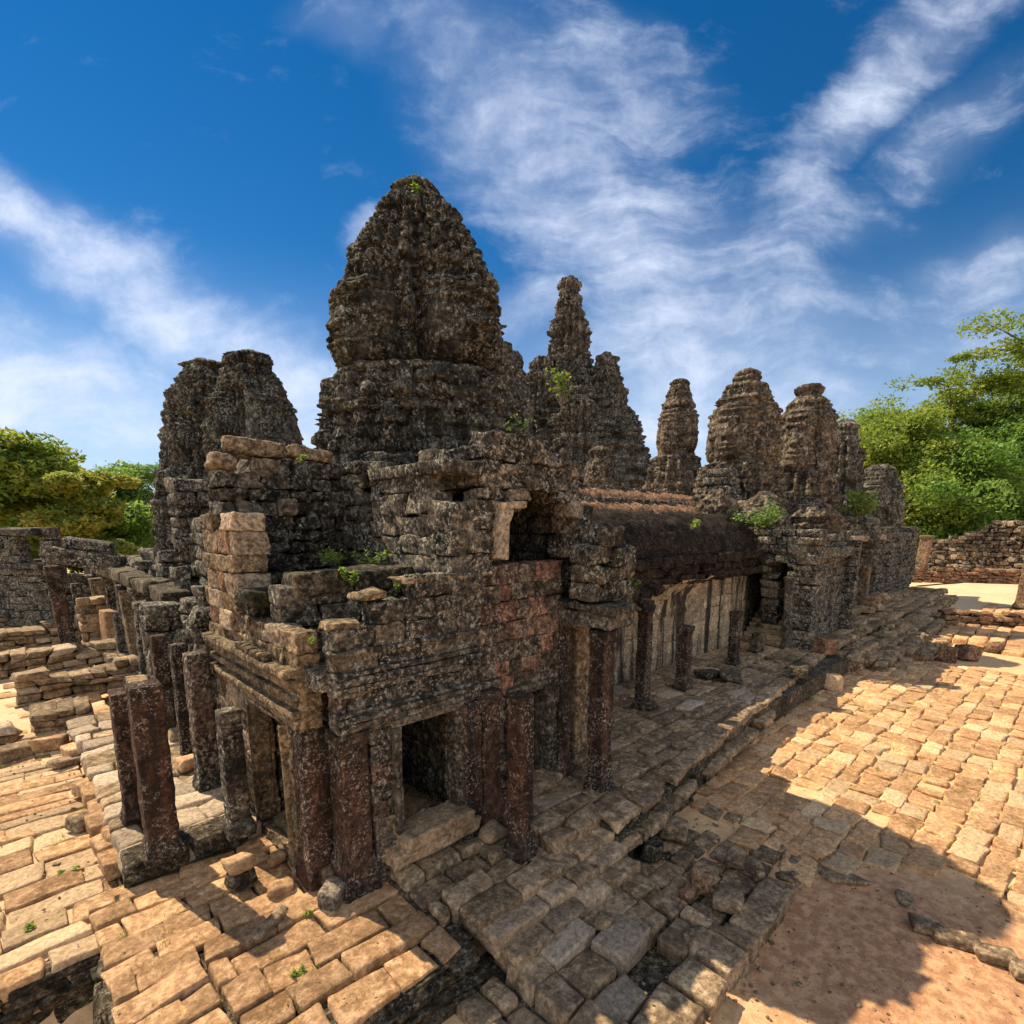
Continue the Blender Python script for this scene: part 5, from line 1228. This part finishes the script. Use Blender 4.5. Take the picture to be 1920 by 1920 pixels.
for i, (lab, px, py, a, b_, yaw) in enumerate([('leftmost stub of the kerb row in the shaded dirt', 1735, 1742, .17, .14, -.65), ('longest kerb stone in the shaded dirt', 1790, 1766, .26, .14, -.62), ('kerb stone next to the frame edge in the dirt', 1864, 1796, .23, .14, -.60), ('last kerb stone cut by the right frame edge', 1930, 1828, .2, .15, -.6)]):
    lb(lab, px, py, -.845, (a, b_, .06), (0, 0, YAW - R(90) - .42), 620 + i, amp=.015, warp=.06, r=.02, group='kerb stones in the dirt', name='kerb_stone', cat='kerb stone')
for i, (lab, px, py, z, h, yaw) in enumerate([
    ('dark flat stone heaped before the nearest low wall, leftmost', 30, 1418, -.45, (.34, .22, .13), .3), ('block in the small heap right of the leftmost dark stone', 95, 1405, -.45, (.3, .2, .16), -.2),
    ('flat slab tipped in front of the court heap', 128, 1432, -.45, (.32, .18, .08), .5), ('block fallen at the corner of the plinth path', 205, 1452, -.42, (.28, .2, .10), .1),
    ('broken wedge lying on the left paving', 158, 1548, -.42, (.2, .15, .10), .4), ('thick block leaning beside the plinth, left of the broad red pillar', 232, 1580, -.40, (.26, .22, .17), .25),
    ('sunlit block on the steps behind the plinth block', 205, 1512, -.40, (.26, .18, .12), -.1), ('squarish stone on the side path behind the broad pillar', 355, 1440, .0, (.2, .14, .12), .2),
    ('tumbled stone at the end of the side path', 342, 1385, .0, (.24, .16, .12), .0), ('sunlit block at the foot of the ruined pier', 250, 1262, -.3, (.5, .3, .3), .2), ('rough heap stone under the slanting pillars', 175, 1190, -.3, (.5, .4, .5), .4),
    ('tall rough lump beside the ruined pier', 228, 1212, -.3, (.55, .45, .8), .1)]):
    lb(lab, px, py, z, h, (.05 * (-1) ** i, .06, yaw), 640 + i, mat=M_PAVE if i % 2 else M_PLAT)
for i, (lab, px, py, z, h) in enumerate([('tilted slab on the gallery floor before the relief wall', 1330, 1268, .0, (.5, .25, .10)), ('flat block on the gallery floor past the tilted slab', 1370, 1272, .0, (.5, .3, .1)), ('dark fallen stone at the stairway foot', 1420, 1222, .0, (.2, .2, .38)), ('long moulded stone lying on the outer gallery floor', 1500, 1262, .02, (1.0, .25, .14)), ('small block near the base of the broken stub pillar', 1215, 1328, .0, (.2, .18, .12)), ('rounded stone on the terrace edge, catching sun', 1545, 1225, .0, (.3, .25, .3))]):
    lb(lab, px, py, z, h, (.03, .1, .5 * math.sin(i * 2.3)), 660 + i, mat=M_EDGE if i < 5 else M_LATER)
for i, (lab, px, py, h) in enumerate([('orange block among rubble at the courtyard edge, left one', 1775, 1238, (.4, .3, .3)), ('orange block among rubble at the courtyard edge, right one', 1812, 1236, (.38, .3, .32)), ('dark flat rubble stone below the stepped terrace', 1690, 1228, (.5, .4, .2)), ('tumbled block at the near corner of the stepped terrace', 1590, 1262, (.4, .3, .22)), ('red block alone on the sand far right', 1862, 1222, (.35, .25, .2))]):
    lb(lab, px, py, -.84, h, (.1, .05, i * .7), 680 + i, mat=M_LATER if i != 2 else M_PLAT)

# ================================================================== GRIT, DRY LEAVES, GRASS IN THE JOINTS
rng = np.random.RandomState(5)
B = Mason(701)
for i in range(1500):
    if i < 900: u, v, z = rng.uniform(2.8, 9.5), rng.uniform(-9, -1.8), -.862
    elif i < 1200: u, v, z = rng.uniform(-6, -2.2), rng.uniform(1.7, 10), -.44
    else: u, v, z = rng.uniform(.9, 6.6), rng.uniform(-4.1, -1.9), -.80
    r_ = rng.uniform(.006, .018) * (2.2 if rng.rand() < .06 else 1)
    B.add((u, v, z), (r_ * 1.3, r_, r_ * .8), (0, 0, rng.uniform(0, 3)), r_ * .6, 3)
stuff(B.build('pebbles', M_PLAT, amp=.004, freq=20, fine=0))
n = 1300; pts = np.stack([rng.uniform(-6, 10, n), rng.uniform(-8, 9, n), np.zeros(n)], 1)
keep = ~((pts[:, 0] > -.5) & (pts[:, 1] > -.2)) & ~((pts[:, 0] < -2.6) & (pts[:, 1] < 1.6)); pts = pts[keep]
u, v = pts[:, 0], pts[:, 1]
pts[:, 2] = np.where((u < -2.3) & (v > 1.6), -.40, np.where((u < .7) & (v > -1.7), np.where((v > 2.5), .02, -.275), np.where((u > 2.7) & (v > -1.5), .02, np.where((u > .9) & (u < 3.5) & (v > -4) & (v < -2), -.53, -.80)))) + .008
V, F = leaves(pts, .022, rng, 3.); T = np.zeros((len(V), 3)); T[:, 0] = np.repeat(rng.uniform(0, 1, len(pts)), 4)
M_DRY = leafmat('dry_leaf', (.16, .085, .035), (.34, .23, .10), (.1, .06, .03))
stuff(mesh('dry_leaves', V, F, M_DRY, None, T, smooth=False))
M_GRASS = leafmat('joint_grass', (.20, .26, .03), (.36, .36, .06), (.12, .18, .03))
P_ = []
for i in range(330):
    q = rng.rand()
    if q < .62: u, v, z = rng.uniform(7, 20), rng.uniform(-9, -1.6), -.83
    elif q < .85: u, v, z = rng.uniform(-6.5, -2.2), rng.uniform(1.7, 11), -.47
    else: u, v, z = rng.uniform(-2.4, .7), rng.uniform(-1.6, 2.2), -.33
    m_ = rng.randint(6, 26); P_.append(np.array([u, v, z]) + rng.normal(0, 1, (m_, 3)) * [.07, .03, .0])
P_ = np.concatenate(P_); n = len(P_)
d = rng.normal(0, 1, (n, 3)) * [.4, .4, 0] + [0, 0, 1.]; d /= np.linalg.norm(d, axis=1, keepdims=True); L = rng.uniform(.03, .08, (n, 1)); w = np.cross(d, rng.normal(0, 1, (n, 3))); w /= np.linalg.norm(w, axis=1, keepdims=True); w *= .005
V = np.stack([P_ - w, P_ + w, P_ + d * L + w * .3, P_ + d * L - w * .3], 1).reshape(-1, 3); T = np.zeros((len(V), 3)); T[:, 0] = np.repeat(rng.uniform(0, 1, n), 4)
stuff(mesh('joint_grass', V, np.arange(n * 4).reshape(n, 4), M_GRASS, None, T, smooth=False))
